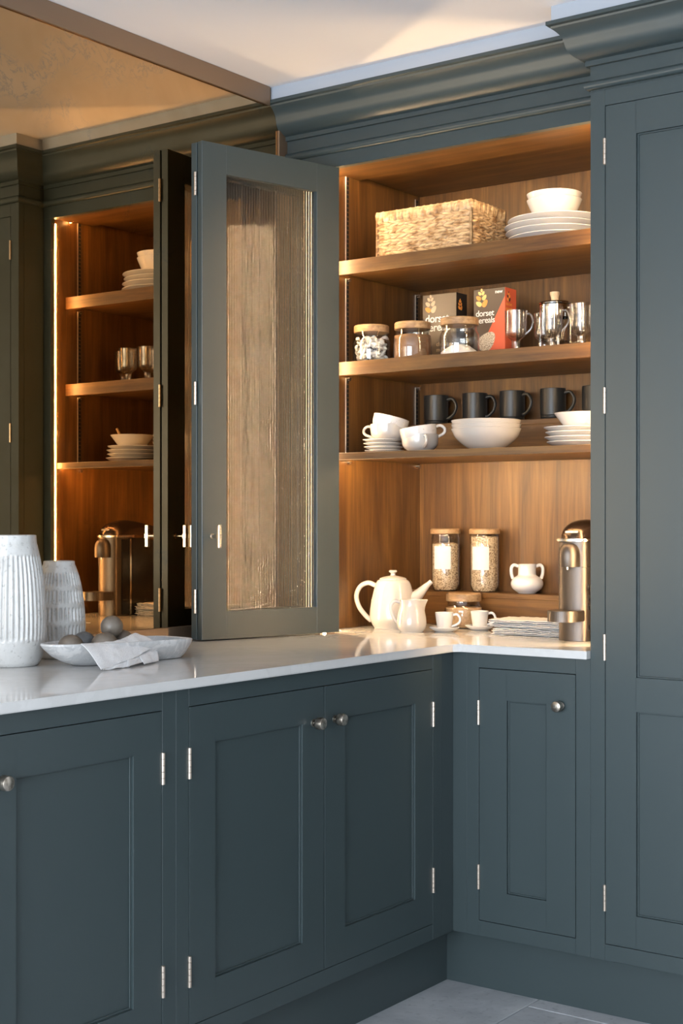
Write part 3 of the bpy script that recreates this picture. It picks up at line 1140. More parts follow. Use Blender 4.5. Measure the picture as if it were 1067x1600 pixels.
def cereal_box(label, x0, x1, y0, y1, h, kind):
    t = thing('cereal_box', label, 'cereal box', ((x0 + x1) / 2, (y0 + y1) / 2, Z2))
    w, d_ = (x1 - x0) / 2, (y1 - y0) / 2
    b = B()
    b.box(-w, w, -d_, d_, 0.0, h, 0.0007)
    for f in b.bm.faces:
        if f.normal.x > 0.9 or f.calc_center_median().x > w * 0.98:
            f.material_index = 1
    obj('carton', b, [BOXBR, BOXBK if kind == 1 else BOXRD], t, local=True, smooth=0)
    Mf = Matrix.Translation((-w, -d_, 0)) @ FRONTM
    Ms = Matrix.Translation((w, -d_, 0)) @ SIDEM
    if kind == 1:
        sprig(t, Mf, 0.020, 0.176, 1.0, [LEAFO, LEAFT, LEAFT, LEAFT, LEAFT, LEAFT])
        sprig(t, Ms, 0.016, 0.176, 0.62, [LEAFO, LEAFO, LEAFO])
        text('lettering', 'dorset', 0.034, WPRINT, t, Mf @ Matrix.Translation((0.010, 0.136, 0.0003)), 0.0005, spacing=0.95)
        text('lettering', 'cereals', 0.034, WPRINT, t, Mf @ Matrix.Translation((0.010, 0.109, 0.0003)), 0.0005, spacing=0.95)
        text('lettering', 'classic\nmuesli', 0.017, LEAFT, t, Mf @ Matrix.Translation((0.050, 0.062, 0.0003)))
    else:
        # red corner panel
        b = B()
        W2 = 2 * w
        P = [(W2, 0.0005), (W2, 0.182), (0.045, 0.0865), (0.012, 0.0005)]
        P = [(W2, 0.0005), (W2, 0.196), (0.050, 0.090), (0.012, 0.0005)]
        vs = [Mf @ Vector((p[0], p[1], 0.0002)) for p in P] + [Mf @ Vector((p[0], p[1], -0.0002)) for p in P]
        b.faces(vs, [(0, 1, 2, 3), (4, 5, 6, 7)] + [(i, (i + 1) % 4, 4 + (i + 1) % 4, 4 + i) for i in range(4)])
        obj('print_panel', b, BOXRD, t, local=True, smooth=0)
        sprig(t, Mf, 0.018, 0.178, 1.0, [LEAFY, LEAFO, LEAFO, LEAFY, LEAFY, LEAFY])
        sprig(t, Ms, 0.016, 0.186, 0.55, [YPRINT, BOXBK, BOXBK, YPRINT])
        text('lettering', 'dorset', 0.026, WPRINT, t, Mf @ Matrix.Translation((0.007, 0.140, 0.0004)), 0.0002, spacing=0.92)
        text('lettering', 'cereals', 0.026, WPRINT, t, Mf @ Matrix.Translation((0.007, 0.119, 0.0004)), 0.0002, spacing=0.92)
        text('lettering', 'new', 0.015, WPRINT, t, Mf @ Matrix.Translation((W2 - 0.034, h - 0.016, 0.0004)), 0.0003)
        text('lettering', 'ultimate', 0.013, YPRINT, t, Mf @ Matrix.Translation((W2 - 0.050, 0.026, 0.0005)), 0.0001)
        text('lettering', 'dorset\ncereals', 0.014, YPRINT, t, Ms @ Matrix.Translation((0.004, 0.168, 0.0004)), 0.0001)
        b = B()
        leaf_print(b, (0.046, 0.064), 0.75, 0.034, 0.025, Matrix.Translation((0, -0.0003, 0)) @ Mf)
        obj('picture_print', b, PUFFS, t, local=True, smooth=0)
    return t
cereal_box('brown cereal box with a black side behind the jar of granules', 0.257, 0.3795, -0.420, -0.358, 0.2215, 1)
cereal_box('brown and red cereal box marked new behind the jar of powder', 0.4404, 0.5485, -0.420, -0.352, 0.2210, 2)

# --- glass mugs on feet
def glass_mug(x_, y_, lab, rotz):
    t = thing('glass_mug', lab, 'mug', (x_, y_, Z2), 'glass mugs on the jar shelf', rotz)
    if glass_mug.src is None:
        out = [(0, 0), (0.019, 0), (0.021, 0.002), (0.018, 0.005), (0.0135, 0.009), (0.0115, 0.022), (0.0120, 0.036), (0.0165, 0.043), (0.0265, 0.051), (0.0302, 0.062), (0.0308, 0.085), (0.0315, 0.116), (0.0325, 0.1235)]
        inn = [(0.0302, 0.1235), (0.0292, 0.116), (0.0284, 0.085), (0.0278, 0.065), (0.0238, 0.055), (0.012, 0.049), (0, 0.048)]
        obj('mug_bowl', B().lathe(curve_prof(out, 3) + inn, seg=40), MUGG, t, local=True, smooth=50)
        b = B()
        P = smoothpath([(0.029, 0, 0.113), (0.040, 0, 0.113), (0.048, 0, 0.102), (0.049, 0, 0.085), (0.043, 0, 0.070), (0.034, 0, 0.061), (0.0275, 0, 0.055)], 5)
        b.tube(P, 0.0036, 10, 1.0, up=(0, 1, 0))
        obj('handle', b, MUGG, t, local=True, smooth=50)
        glass_mug.src = t
    else:
        for ch in glass_mug.src.children:
            c = ch.copy(); COL.objects.link(c); c.parent = t
    return t
glass_mug.src = None
glass_mug(0.6600, -0.555, 'footed glass mug standing right beside the red edged cereal box', 0.25)
glass_mug(0.7040, -0.462, 'footed glass mug tucked directly in front of the cafetiere, behind the others', 0.9)
glass_mug(0.7760, -0.560, 'footed glass mug at the front, handle overlapping the cafetiere', 0.30)
glass_mug(0.8230, -0.462, 'footed glass mug in the back row to the side of the cafetiere', 2.6)
glass_mug(0.8680, -0.560, 'footed glass mug at the front, next to last towards the tall cupboard', 0.2)
glass_mug(0.9500, -0.500, 'footed glass mug at the far end against the tall cupboard side', 0.4)

# --- cafetiere
t = thing('cafetiere', 'glass cafetiere with a steel collar and a round wooden knob', 'cafetiere', (0.690, -0.375, Z2))
r = 0.0445
obj('beaker', B().lathe([(0, 0.004), (r - 0.004, 0.004), (r, 0.010), (r, 0.160), (r - 0.0022, 0.160), (r - 0.0022, 0.012), (r - 0.006, 0.007), (0, 0.007)], seg=48), CLEAR, t, local=True, smooth=50)
b = B()
b.lathe([(r + 0.0004, 0.122), (r + 0.0014, 0.122), (r + 0.0014, 0.158), (r + 0.0004, 0.158)], seg=48)
b.lathe([(r + 0.0004, 0.0), (r + 0.002, 0.0), (r + 0.002, 0.014), (r + 0.0004, 0.014)], seg=48)
for a in (0.6, 2.2, 3.8, 5.4):
    b.box(-0.002, 0.002, -0.003, 0.003, 0.0, 0.125)
    for v in list(b.bm.verts)[-8:]:
        xx, yy = v.co.x + r + 0.001, v.co.y
        v.co.x, v.co.y = xx * cos(a) - yy * sin(a), xx * sin(a) + yy * cos(a)
obj('frame', b, CHROME, t, local=True)
b = B()
b.lathe([(0, 0.1605), (r + 0.002, 0.1605), (r + 0.003, 0.164), (r, 0.1675), (0.014, 0.171), (0, 0.171)], seg=48)
b.cyl((0, 0, 0.05), (0, 0, 0.165), 0.0022, 10)
b.lathe([(0, 0.048), (r - 0.003, 0.048), (r - 0.003, 0.052), (0, 0.052)], seg=40)
obj('plunger', b, CHROME, t, local=True)
obj('plunger_knob', B().lathe([(0, 0.171), (0.0100, 0.171), (0.0115, 0.182), (0.0145, 0.192), (0.0143, 0.1975), (0, 0.1985)], seg=28), CORK, t, local=True)
b = B()
b.tube(smoothpath([(r, 0, 0.148), (r + 0.026, 0, 0.150), (r + 0.040, 0, 0.132), (r + 0.042, 0, 0.085), (r + 0.032, 0, 0.048), (r, 0, 0.040)], 5), 0.0042, 10, up=(0, 1, 0))
obj('handle', b, CHROME, t, local=True)

# --- third shelf: saucers and cups
def cup_mesh(r, h, hang, foot=0.55):
    pts = curve_prof([(0, 0), (r * foot, 0), (r * (foot + 0.08), 0.003), (r * 0.90, h * 0.30), (r * 0.985, h * 0.60), (r, h)], 4)
    b = B()
    b.lathe(bowl_profile(pts, 0.003), seg=44)
    d_handle(b, r * 0.90, r * 0.985, h * 0.26, h * 0.86, 0.024, 0.0042, hang)
    return b
g_ = 'saucers stacked on the cup shelf'
s0 = None
for i, lab in enumerate(['bottom saucer of the stack below the tilted cups near the glazed door', 'second saucer from the bottom of the stack below the tilted cups',
                         'third saucer from the bottom of the stack below the tilted cups', 'top saucer of the stack, right under the cream cup']):
    if s0 is None:
        s0 = obj('saucer', plate_mesh(0.0600, 0.0095, 0.62, 0.0025), SPECK, local=True); o = s0
    else:
        o = s0.copy(); COL.objects.link(o)
    o.location = (0.2300 + (0.0, -0.002, -0.004, -0.006)[i], -0.590, Z3 + 0.0002 + 0.0108 * i)
    tag(o, lab, 'saucer', g_)
zc = Z3 + 0.0002 + 0.0108 * 3 + 0.0040
c0 = obj('tea_cup', cup_mesh(0.0545, 0.052, 3.4), CREAM, local=True)
c0.location = (0.2440, -0.590, zc)
tag(c0, 'cream cup upright on the saucer stack with its handle towards the glazed door', 'cup', 'cream cups on the cup shelf')
FW, RT = Vector((-0.588, 0.809, 0)), Vector((0.809, 0.588, 0))
cup_spots = [((0.2420, -0.590, zc + 0.0230), 1.9, 0.24, 'speckled cup tilted inside the one on the saucer stack'),
             ((0.3705, -0.610, Z3 + 0.0002), -0.75, 0.0, 'cream cup standing on the shelf beside the saucer stack, handle facing front'),
             ((0.3715, -0.610, Z3 + 0.0235), 0.628, -0.15, 'speckled cup tilted inside the one standing beside the saucer stack')]
for i, (lc, hang, tilt, lab) in enumerate(cup_spots):
    o = c0.copy(); COL.objects.link(o)
    if i != 1:
        o.data = c0.data.copy()
        o.data.materials[0] = SPECK
    Mr = Matrix.Rotation(tilt, 4, FW) @ Matrix.Rotation(hang - 3.4, 4, 'Z')
    o.location = lc; o.rotation_euler = Mr.to_euler()
    tag(o, lab, 'cup', 'cream cups on the cup shelf')

# --- nested wide bowls
bpp = bowl_profile(curve_prof([(0, 0), (0.040, 0), (0.046, 0.003), (0.068, 0.017), (0.090, 0.038), (0.101, 0.062)], 4), 0.0035)
nb = obj('wide_bowl', B().lathe(bpp, seg=56), CREAM, local=True)
nb.location = (0.5835, -0.590, Z3)
tag(nb, 'lowest of three nested wide cream bowls in front of the black mugs', 'bowl', 'nested cream bowls on the cup shelf')
for i, lab in enumerate(['middle one of three nested wide cream bowls', 'uppermost of three nested wide cream bowls']):
    o = nb.copy(); COL.objects.link(o)
    o.location = (0.5835, -0.590, Z3 + 0.0118 * (i + 1))
    tag(o, lab, 'bowl', 'nested cream bowls on the cup shelf')

# --- side plates, conical bowl and pestle
sp0 = None
for i, lab in enumerate(['bottom white coupe plate under the cone shaped bowl', 'second white coupe plate from the bottom under the cone shaped bowl',
                         'third white coupe plate from the bottom under the cone shaped bowl', 'top white coupe plate, the cone shaped bowl sits in it']):
    if sp0 is None:
        sp0 = obj('coupe_plate', plate_mesh(0.0945, 0.0165, 0.58, 0.003), WHITE, local=True); o = sp0
    else:
        o = sp0.copy(); COL.objects.link(o)
    o.location = (0.853 + (0.006, -0.001, 0.002, -0.003)[i], -0.545, Z3 + 0.0002 + 0.0135 * i)
    tag(o, lab, 'plate', 'coupe plates on the cup shelf')
zp = Z3 + 0.0135 * 3 + 0.0046
o = obj('conical_bowl', B().lathe(bowl_profile(curve_prof([(0, 0), (0.034, 0), (0.038, 0.003), (0.056, 0.025), (0.076, 0.052)], 4), 0.0035), seg=48), WHITE, local=True)
o.location = (0.862, -0.545, zp)
tag(o, 'white cone shaped bowl on the coupe plates by the tall cupboard', 'bowl')
b = B()
b.tube([(0.030, 0.004, 0.006), (0.060, 0.010, 0.0425), (0.0905, 0.016, 0.0790)], [0.0045, 0.0045, 0.0052], 12)
o = obj('wooden_spoon', b, LIDW, local=True)
o.location = (0.862, -0.545, zp)
tag(o, 'wooden spoon handle leaning over the rim of the cone shaped bowl', 'spoon')

# --- black mugs on the riser
mk = None
mlabs = ['black mug nearest the corner of the pantry, behind the tilted cups', 'black mug directly behind the wide bowls on their inner side',
         'black mug behind the outer half of the wide bowls', 'black mug standing alone between the wide bowls and the plate stack', 'last black mug, half hidden by the tall cupboard']
for i, x_ in enumerate((0.2130, 0.3565, 0.4900, 0.6300, 0.7700)):
    if mk is None:
        b = B()
        r, h = 0.0390, 0.0935
        prof = [(0, 0), (r - 0.004, 0), (r - 0.002, 0.003), (r - 0.0015, 0.010), (r - 0.0025, 0.0115), (r - 0.001, 0.013), (r, 0.03), (r, h - 0.001), (r - 0.0015, h), (r - 0.003, h - 0.001), (r - 0.004, 0.008), (0, 0.006)]
        b.lathe(prof, seg=44)
        d_handle(b, r, r, 0.020, 0.078, 0.030, 0.0052, 0.0)
        mk = obj('black_mug', b, BLACKMUG, local=True); o = mk
    else:
        o = mk.copy(); COL.objects.link(o)
    o.location = (x_, -0.272, 1.5521)
    o.rotation_euler = (0, 0, (0.15, 0.1, -0.1, 0.05, 0.2)[i])
    tag(o, mlabs[i], 'mug', 'black mugs on the riser')

# --- lower ledge: oat jars and two handled vase
def oat_jar(label, x_, fill, lrot):
    t = jar(label, x_, -0.2705, 1.0242, 0.0455, 0.1975, 0.0480, 0.0165, 1.0, fill, OATS)
    b = B()
    R_ = 0.0458
    a0, a1 = lrot - 0.62, lrot + 0.62
    n = 16
    vs, fs = [], []
    for i in range(n + 1):
        a = a0 + (a1 - a0) * i / n
        for (rr, zz) in ((R_, 0.0695), (R_, 0.142), (R_ + 0.0004, 0.142), (R_ + 0.0004, 0.0695)):
            vs.append((rr * cos(a), rr * sin(a), zz))
    for i in range(n):
        for k in range(4):
            k2 = (k + 1) % 4
            fs.append((i * 4 + k, i * 4 + k2, (i + 1) * 4 + k2, (i + 1) * 4 + k))
    fs += [(0, 1, 2, 3), (n * 4, n * 4 + 1, n * 4 + 2, n * 4 + 3)]
    b.faces(vs, fs)
    obj('jar_label', b, LABEL, t, local=True, smooth=60)
    b = B()
    for zz in (0.1045, 0.1085):
        for i in range(8):
            a = lrot - 0.34 + 0.68 * i / 8
            a2 = a + 0.055
            vs = [(q * cos(w_), q * sin(w_), z_) for w_ in (a, a2) for q in (R_ + 0.0005, R_ + 0.0007) for z_ in (zz, zz + 0.0012)]
            b.faces(vs, [(0, 1, 3, 2), (4, 5, 7, 6), (0, 1, 5, 4), (2, 3, 7, 6), (0, 2, 6, 4), (1, 3, 7, 5)])
    obj('label_print', b, LABELTXT, t, local=True, smooth=0)
    return t
oat_jar('tall glass jar of oats with a gap under its lid, behind the teapot spout', 0.2475, 0.148, -1.26)
oat_jar('tall glass jar filled to the lid with muesli beside the two handled vase', 0.3905, 0.172, -1.36)
t = thing('two_handled_vase', 'small round white vase with two ear handles on the riser', 'vase', (0.5405, -0.2705, 1.0242))
vp = curve_prof([(0, 0), (0.024, 0), (0.028, 0.002), (0.044, 0.014), (0.0495, 0.030), (0.043, 0.046), (0.031, 0.054), (0.0275, 0.060), (0.0275, 0.082), (0.0295, 0.0885)], 4)
obj('vase_body', B().lathe(bowl_profile(vp, 0.003), seg=44, rfun=lambda r, z, a: r * (1 + 0.006 * sin(z * 1500))), WHITE, t, local=True, smooth=50)
for s_ in (0, pi):
    b = B()
    P = [(0.027, 0.083), (0.040, 0.0865), (0.0475, 0.078), (0.0475, 0.060), (0.043, 0.045)]
    a = s_ + 0.6
    b.tube(smoothpath([(q[0] * cos(a), q[0] * sin(a), q[1]) for q in P], 5), 0.0052, 10, up=(-sin(a), cos(a), 0))
    obj('handle', b, WHITE, t, local=True)

# --- worktop inside the pantry
t = thing('teapot', 'large cream glazed teapot with an arched handle', 'teapot', (0.2280, -0.540, H))
tp = curve_prof([(0, 0), (0.054, 0), (0.058, 0.003), (0.0690, 0.022), (0.0715, 0.040), (0.0680, 0.075), (0.0605, 0.110), (0.0520, 0.138), (0.0430, 0.1475), (0.0395, 0.149)], 4)
obj('pot_body', B().lathe(bowl_profile(tp, 0.0035), seg=56), CREAM, t, local=True)
b = B()
b.lathe([(0, 0.144), (0.0385, 0.146), (0.0415, 0.149), (0.0415, 0.1515), (0.036, 0.1545), (0.020, 0.1585), (0.0085, 0.1605), (0.0070, 0.164), (0.0075, 0.167), (0.0125, 0.1705), (0.0130, 0.1735), (0.010, 0.1765), (0, 0.1775)], seg=44)
obj('pot_lid', b, CREAM, t, local=True)
ta = 0.50
def rot2(p, a): return (p[0] * cos(a), p[0] * sin(a), p[1])
b = B()
P = smoothpath([rot2(q, ta) for q in [(0.040, 0.084), (0.064, 0.092), (0.084, 0.110), (0.101, 0.128), (0.117, 0.143)]], 5)
n = len(P)
b.tube(P, [0.036 - 0.0255 * min(1, (i / (n - 1)) * 1.15) for i in range(n)], 20, 0.72, up=(-sin(ta), cos(ta), 0))
obj('spout', b, CREAM, t, local=True)
b = B()
P = smoothpath([rot2(q, ta + pi) for q in [(0.050, 0.127), (0.075, 0.1375), (0.100, 0.126), (0.112, 0.098), (0.104, 0.065), (0.084, 0.038), (0.066, 0.022)]], 6)
b.tube(P, 0.0058, 12, 1.25, up=(-sin(ta + pi), cos(ta + pi), 0))
obj('handle', b, CREAM, t, local=True)

t = thing('milk_jug', 'small cream jug with a pinched lip in front of the teapot', 'jug', (0.3530, -0.628, H))
jp = curve_prof([(0, 0), (0.030, 0), (0.034, 0.002), (0.0425, 0.016), (0.0435, 0.034), (0.0395, 0.058), (0.0345, 0.078), (0.0350, 0.094)], 4)
def jl(r, z, a):
    k = max(0.0, 1 - abs(((a - 0.55 + pi) % (2 * pi)) - pi) / 0.55)
    return r + k * k * 0.014 * max(0.0, (z - 0.062) / 0.032)
obj('jug_body', B().lathe(bowl_profile(jp, 0.003), seg=60, rfun=jl), CREAM, t, local=True)
b = B()
a = 0.55 + pi
P = smoothpath([rot2(q, a) for q in [(0.033, 0.086), (0.050, 0.090), (0.0605, 0.076), (0.058, 0.054), (0.048, 0.034), (0.040, 0.026)]], 6)
b.tube(P, 0.0045, 10, 1.15, up=(-sin(a), cos(a), 0))
obj('handle', b, CREAM, t, local=True)

def esp(loc, lab, slab):
    s_ = None
    if esp.src is None:
        sc_ = obj('espresso_saucer', B().lathe([(0, 0), (0.022, 0), (0.026, 0.001), (0.040, 0.009), (0.0445, 0.0135), (0.0440, 0.0150), (0.038, 0.0105), (0.024, 0.0045), (0, 0.0040)], seg=44), WHITE, local=True)
        b = B()
        cp = curve_prof([(0, 0), (0.0165, 0), (0.019, 0.002), (0.0228, 0.018), (0.0262, 0.044), (0.0272, 0.0525)], 4)
        b.lathe(bowl_profile(cp, 0.0025), seg=44)
        d_handle(b, 0.022, 0.0268, 0.012, 0.045, 0.019, 0.0038, 0.5)
        cu = obj('espresso_cup', b, WHITE, local=True)
        esp.src = (sc_, cu)
    else:
        sc_, cu = esp.src[0].copy(), esp.src[1].copy()
        COL.objects.link(sc_); COL.objects.link(cu)
    sc_.location = loc
    cu.location = (loc[0], loc[1], loc[2] + 0.0043)
    tag(sc_, slab, 'saucer', 'espresso saucers')
    tag(cu, lab, 'cup', 'espresso cups')
esp.src = None
esp((0.4310, -0.572, H), 'white espresso cup beside the milk jug', 'saucer holding the espresso cup beside the milk jug')
esp((0.4800, -0.452, H), 'white espresso cup behind the folded linen napkins', 'saucer holding the espresso cup behind the folded linen napkins')
jar('squat glass jar of brown sugar on the worktop behind the espresso cups', 0.3930, -0.400, H, 0.0580, 0.1060, 0.0535, 0.0240, 0.86, 0.062, SUGAR)

# folded linen napkins: three, each a stack of rippled layers
def napkin(label, cx_, cy_, z0, lx, ly, layers, seed, rz):
    rnd = random.Random(seed)
    t = thing('linen_napkin', label, 'napkin', (cx_, cy_, z0), 'folded napkins by the espresso machine', rz)
    b = B()
    th = 0.0048
    nx, ny = 34, 14
    for L in range(layers):
        zc = L * th
        ox, oy = rnd.uniform(-0.006, 0.006), rnd.uniform(-0.004, 0.004)
        vs = []
        for top in (0, 1):
            for j in range(ny + 1):
                for i in range(nx + 1):
                    u, v = i / nx, j / ny
                    px_ = (u - 0.5) * lx + ox + 0.0025 * noise.noise(Vector((v * 6, L * 3.1 + seed, 0.0)))
                    py_ = (v - 0.5) * ly + oy + 0.0035 * noise.noise(Vector((u * 9, L * 5.3 + seed, 1.0)))
                    edge = min(u, 1 - u, v, 1 - v)
                    wv = 0.0012 * noise.noise(Vector((px_ * 34, py_ * 34 + seed, 3.0))) * (L + 1) ** 0.5 + 0.0020 * noise.noise(Vector((px_ * 90, py_ * 90, L * 2.0))) * (1 if edge < 0.12 else 0.5)
                    pinch = 0.35 if edge < 1e-6 else 1.0
                    zz = zc + th * 0.5 + (th * 0.46 * pinch if top else -th * 0.46 * pinch) + wv
                    vs.append((px_, py_, max(zz, 0.0)))
        n1 = (nx + 1) * (ny + 1)
        fs = []
        for j in range(ny):
            for i in range(nx):
                a = j * (nx + 1) + i
                fs.append((a, a + nx + 1, a + nx + 2, a + 1))
                fs.append((n1 + a, n1 + a + 1, n1 + a + nx + 2, n1 + a + nx + 1))
        for i in range(nx):
            a, c = i, ny * (nx + 1) + i
            fs.append((a, a + 1, n1 + a + 1, n1 + a)); fs.append((c + 1, c, n1 + c, n1 + c + 1))
        for j in range(ny):
            a, c = j * (nx + 1), j * (nx + 1) + nx
            fs.append((a + nx + 1, a, n1 + a, n1 + a + nx + 1)); fs.append((c, c + nx + 1, n1 + c + nx + 1, n1 + c))
        b.faces(vs, fs)
    obj('folded_cloth', b, LINEN, t, local=True, smooth=60)
    b = B()  # thin dark lines along the front, one between neighbouring layers
    for L in range(layers - 1):
        zc = (L + 1) * th
        P = []
        for i in range(28):
            u = i / 27
            P.append(((u - 0.5) * lx * 0.96, -ly * 0.5 - 0.0008 + 0.0028 * noise.noise(Vector((u * 9, L * 5.3 + seed, 1.0))), zc + 0.0006 * noise.noise(Vector((u * 30, L, seed)))))
        b.tube(P, 0.00055, 5)
    obj('layer_line', b, LINEND, t, local=True)
    return t
napkin('bottom folded grey linen napkin in the pile by the espresso machine', 0.7050, -0.500, H, 0.225, 0.150, 4, 1, 0.02)
napkin('middle folded grey linen napkin in the pile by the espresso machine', 0.7060, -0.493, H + 0.0196, 0.235, 0.152, 3, 2, -0.03)
napkin('top folded grey linen napkin, slightly askew on the pile', 0.7000, -0.496, H + 0.0344, 0.240, 0.150, 2, 3, 0.04)

# --- espresso machine
EX, EY = 0.885, -0.660
t = thing('espresso_machine', 'bronze and black espresso machine with a domed lid', 'coffee machine', (EX, -0.5, H))
def rounded_front(hw, yf, yb, k=0.5, n=14):
    """plan outline with a bowed front"""
    pts = []
    for i in range(n + 1):
        a = pi * i / n
        pts.append((EX - hw * cos(a), yf + (1 - sin(a)) * hw * k))
    return pts + [(EX + hw, yb), (EX - hw, yb)]
b = B().prism(rounded_front(0.0440, EY, -0.585), H + 0.0008, H + 0.2700)
obj('front_column', b, TITAN, t, smooth=35)
b = B().prism(rounded_front(0.0445, EY - 0.0006, -0.585), H + 0.2005, H + 0.2012)
obj('seam', b, BLACKP, t)
# black housing and tank behind
b = B()
b.prism([(-0.625, H), (-0.355, H), (-0.335, H + 0.03), (-0.335, H + 0.225), (-0.50, H + 0.268), (-0.625, H + 0.268)], EX - 0.0495, EX + 0.0495, 'x')
bmesh.ops.bevel(b.bm, geom=b.bm.edges[:], offset=0.006, segments=3, affect='EDGES')
obj('housing', b, BLACKP, t)
b = B()
for s_ in (-1, 1):
    b.box(EX + s_ * 0.0498 - 0.0012, EX + s_ * 0.0498 + 0.0012, -0.585, -0.577, H + 0.004, H + 0.265, 0.0005)
obj('side_trim', b, CHROME, t)
b = B()
for zz in (0.030, 0.086, 0.112, 0.140):
    b.box(EX + 0.0425, EX + 0.0455, -0.640, -0.634, H + zz, H + zz + 0.014)
obj('side_slots', b, BLACKP, t, smooth=0)
# ring below the dome
b = B()
b.prism(rounded_front(0.0505, EY - 0.006, -0.560), H + 0.2700, H + 0.2770)
bmesh.ops.bevel(b.bm, geom=b.bm.edges[:], offset=0.0015, segments=2, affect='EDGES')
obj('collar_ring', b, STEEL, t)
# dome lofted front to back
b = B()
vs, fs = [], []
nu, nv = 26, 14
y0d, y1d, yp = EY - 0.004, -0.360, -0.560
for i in range(nu + 1):
    f_ = i / nu
    y_ = y0d + (y1d - y0d) * f_
    if y_ < yp:
        q = (yp - y_) / (yp - y0d)
        hh = 0.0525 * max(0.0, 1 - q ** 2.1) ** 0.5
        ww = 0.0500 * max(0.0, 1 - q ** 3.2) ** 0.5
    else:
        q = (y_ - yp) / (y1d - yp)
        hh = 0.0525 * (1 - 0.72 * q ** 1.4)
        ww = 0.0500 * (1 - 0.12 * q * q)
    for j in range(nv + 1):
        a = pi * j / nv
        cxx = -cos(a)
        vs.append((EX + ww * (abs(cxx) ** 0.8) * (1 if cxx > 0 else -1), y_, H + 0.2772 + hh * sin(a) ** 0.9))
for i in range(nu):
    for j in range(nv):
        p = i * (nv + 1) + j
        fs.append((p, p + 1, p + nv + 2, p + nv + 1))
fs.append(tuple(nu * (nv + 1) + j for j in range(nv + 1)))
b.faces(vs, fs)
dome = obj('domed_lid', b, DARKT, t, smooth=60)
# spout head
b = B()
hw = 0.0290
prof = [(0, 0), (hw - 0.001, 0), (hw, 0.002), (hw, 0.030), (hw * 0.965, 0.040), (hw * 0.86, 0.050), (hw * 0.66, 0.058), (hw * 0.35, 0.063), (0, 0.0645)]
b.lathe(prof, c=(EX, EY - 0.004, H + 0.2015), seg=40)
obj('spout_head', b, TITAN, t)
obj('nozzle', B().cyl((EX - 0.002, EY - 0.012, H + 0.194), (EX - 0.002, EY - 0.012, H + 0.203), 0.0035, 12), CHROME, t)
# cup tray
pts = []
for i in range(25):
    a = pi * i / 24
    pts.append((EX - 0.0430 * cos(a), -0.6985 - 0.0430 * sin(a)))
pts += [(EX + 0.0430, -0.6570), (EX - 0.0430, -0.6570)]
b = B().prism(pts, H + 0.0560, H + 0.0850)
bmesh.ops.bevel(b.bm, geom=b.bm.edges[:], offset=0.002, segments=2, affect='EDGES')
obj('cup_tray', b, TITAN, t)
from mathutils.bvhtree import BVHTree
tx = text('lettering', 'NESPRESSO', 0.0074, WPRINT, t, Matrix.Translation((0.0005, -0.3, 0.2930)) @ FRONTM, 0.0001, 'CENTER')
bvh = BVHTree.FromPolygons([v.co for v in dome.data.vertices], [tuple(p.vertices) for p in dome.data.polygons])
for v in tx.data.vertices:
    hit = bvh.ray_cast(Vector((v.co.x, -0.6, v.co.z)), Vector((0, 1, 0)))
    if hit[0] is not None:
        v.co.y = hit[0].y - (0.0006 if v.co.y < -0.3 else 0.0003)

# ------------------------------------------------------------------ worktop decor by the mirror
t = None
def fluted_vase(label, loc, prof, flutes, zones, depth, seg):
    b = B()
    def rf(r, z, a):
        k = 0.0
        for (za, zb_) in zones:
            if za < z < zb_:
                e = min((z - za), (zb_ - z)) / 0.006
                k = max(k, min(1.0, e))
        wob = 0.0012 * noise.noise(Vector((cos(a) * 3, sin(a) * 3, z * 14)))
        ph = a * flutes + 1.4 * noise.noise(Vector((cos(a) * 2.0, sin(a) * 2.0, z * 3)))
        return r + wob - depth * k * (0.5 + 0.5 * cos(ph)) ** 1.5
    zs = prof[-1][1]
    P = [(0, 0)]
    n = 90
    def at(z):
        for (a, b_), (c, d_) in zip(prof, prof[1:]):
            if b_ <= z <= d_:
                f_ = (z - b_) / max(d_ - b_, 1e-6)
                return a + (c - a) * f_
        return prof[-1][0]
    for i in range(n + 1):
        z = zs * i / n
        P.append((at(z), z))
    rt = prof[-1][0]
    P += [(rt - 0.003, zs + 0.001), (rt - 0.006, zs - 0.001), (rt - 0.007, zs - 0.05), (rt, zs - 0.10), (rt, 0.02), (0, 0.015)]
    b.lathe(P, seg=seg, rfun=rf)
    o = obj('pottery_vase', b, VASEM, local=True, smooth=60)
    o.location = loc
    tag(o, label, 'vase', 'white pottery vases')
    return o
sm = lambda pts: [(p.x, p.y) for p in smoothpath([(a, b_, 0) for a, b_ in pts], 8)]
fluted_vase('tallest white pottery vase with long vertical flutes', (0.1680, -1.985, H + 0.0003),
            sm([(0.058, 0.0), (0.066, 0.012), (0.0745, 0.045), (0.0775, 0.095), (0.0760, 0.150), (0.0705, 0.205), (0.0635, 0.245), (0.0585, 0.268), (0.0565, 0.275), (0.0555, 0.292)]),
            40, [(0.058, 0.248)], 0.0042, 320)
fluted_vase('shorter white pottery vase banded with rows of notches', (0.1180, -1.795, H + 0.0003),
            sm([(0.046, 0.0), (0.052, 0.008), (0.0590, 0.035), (0.0625, 0.075), (0.0605, 0.120), (0.0545, 0.160), (0.0465, 0.195), (0.0400, 0.215), (0.0375, 0.221), (0.0365, 0.229)]),
            36, [(0.045, 0.080), (0.088, 0.122), (0.130, 0.162), (0.170, 0.203)], 0.0042, 288)

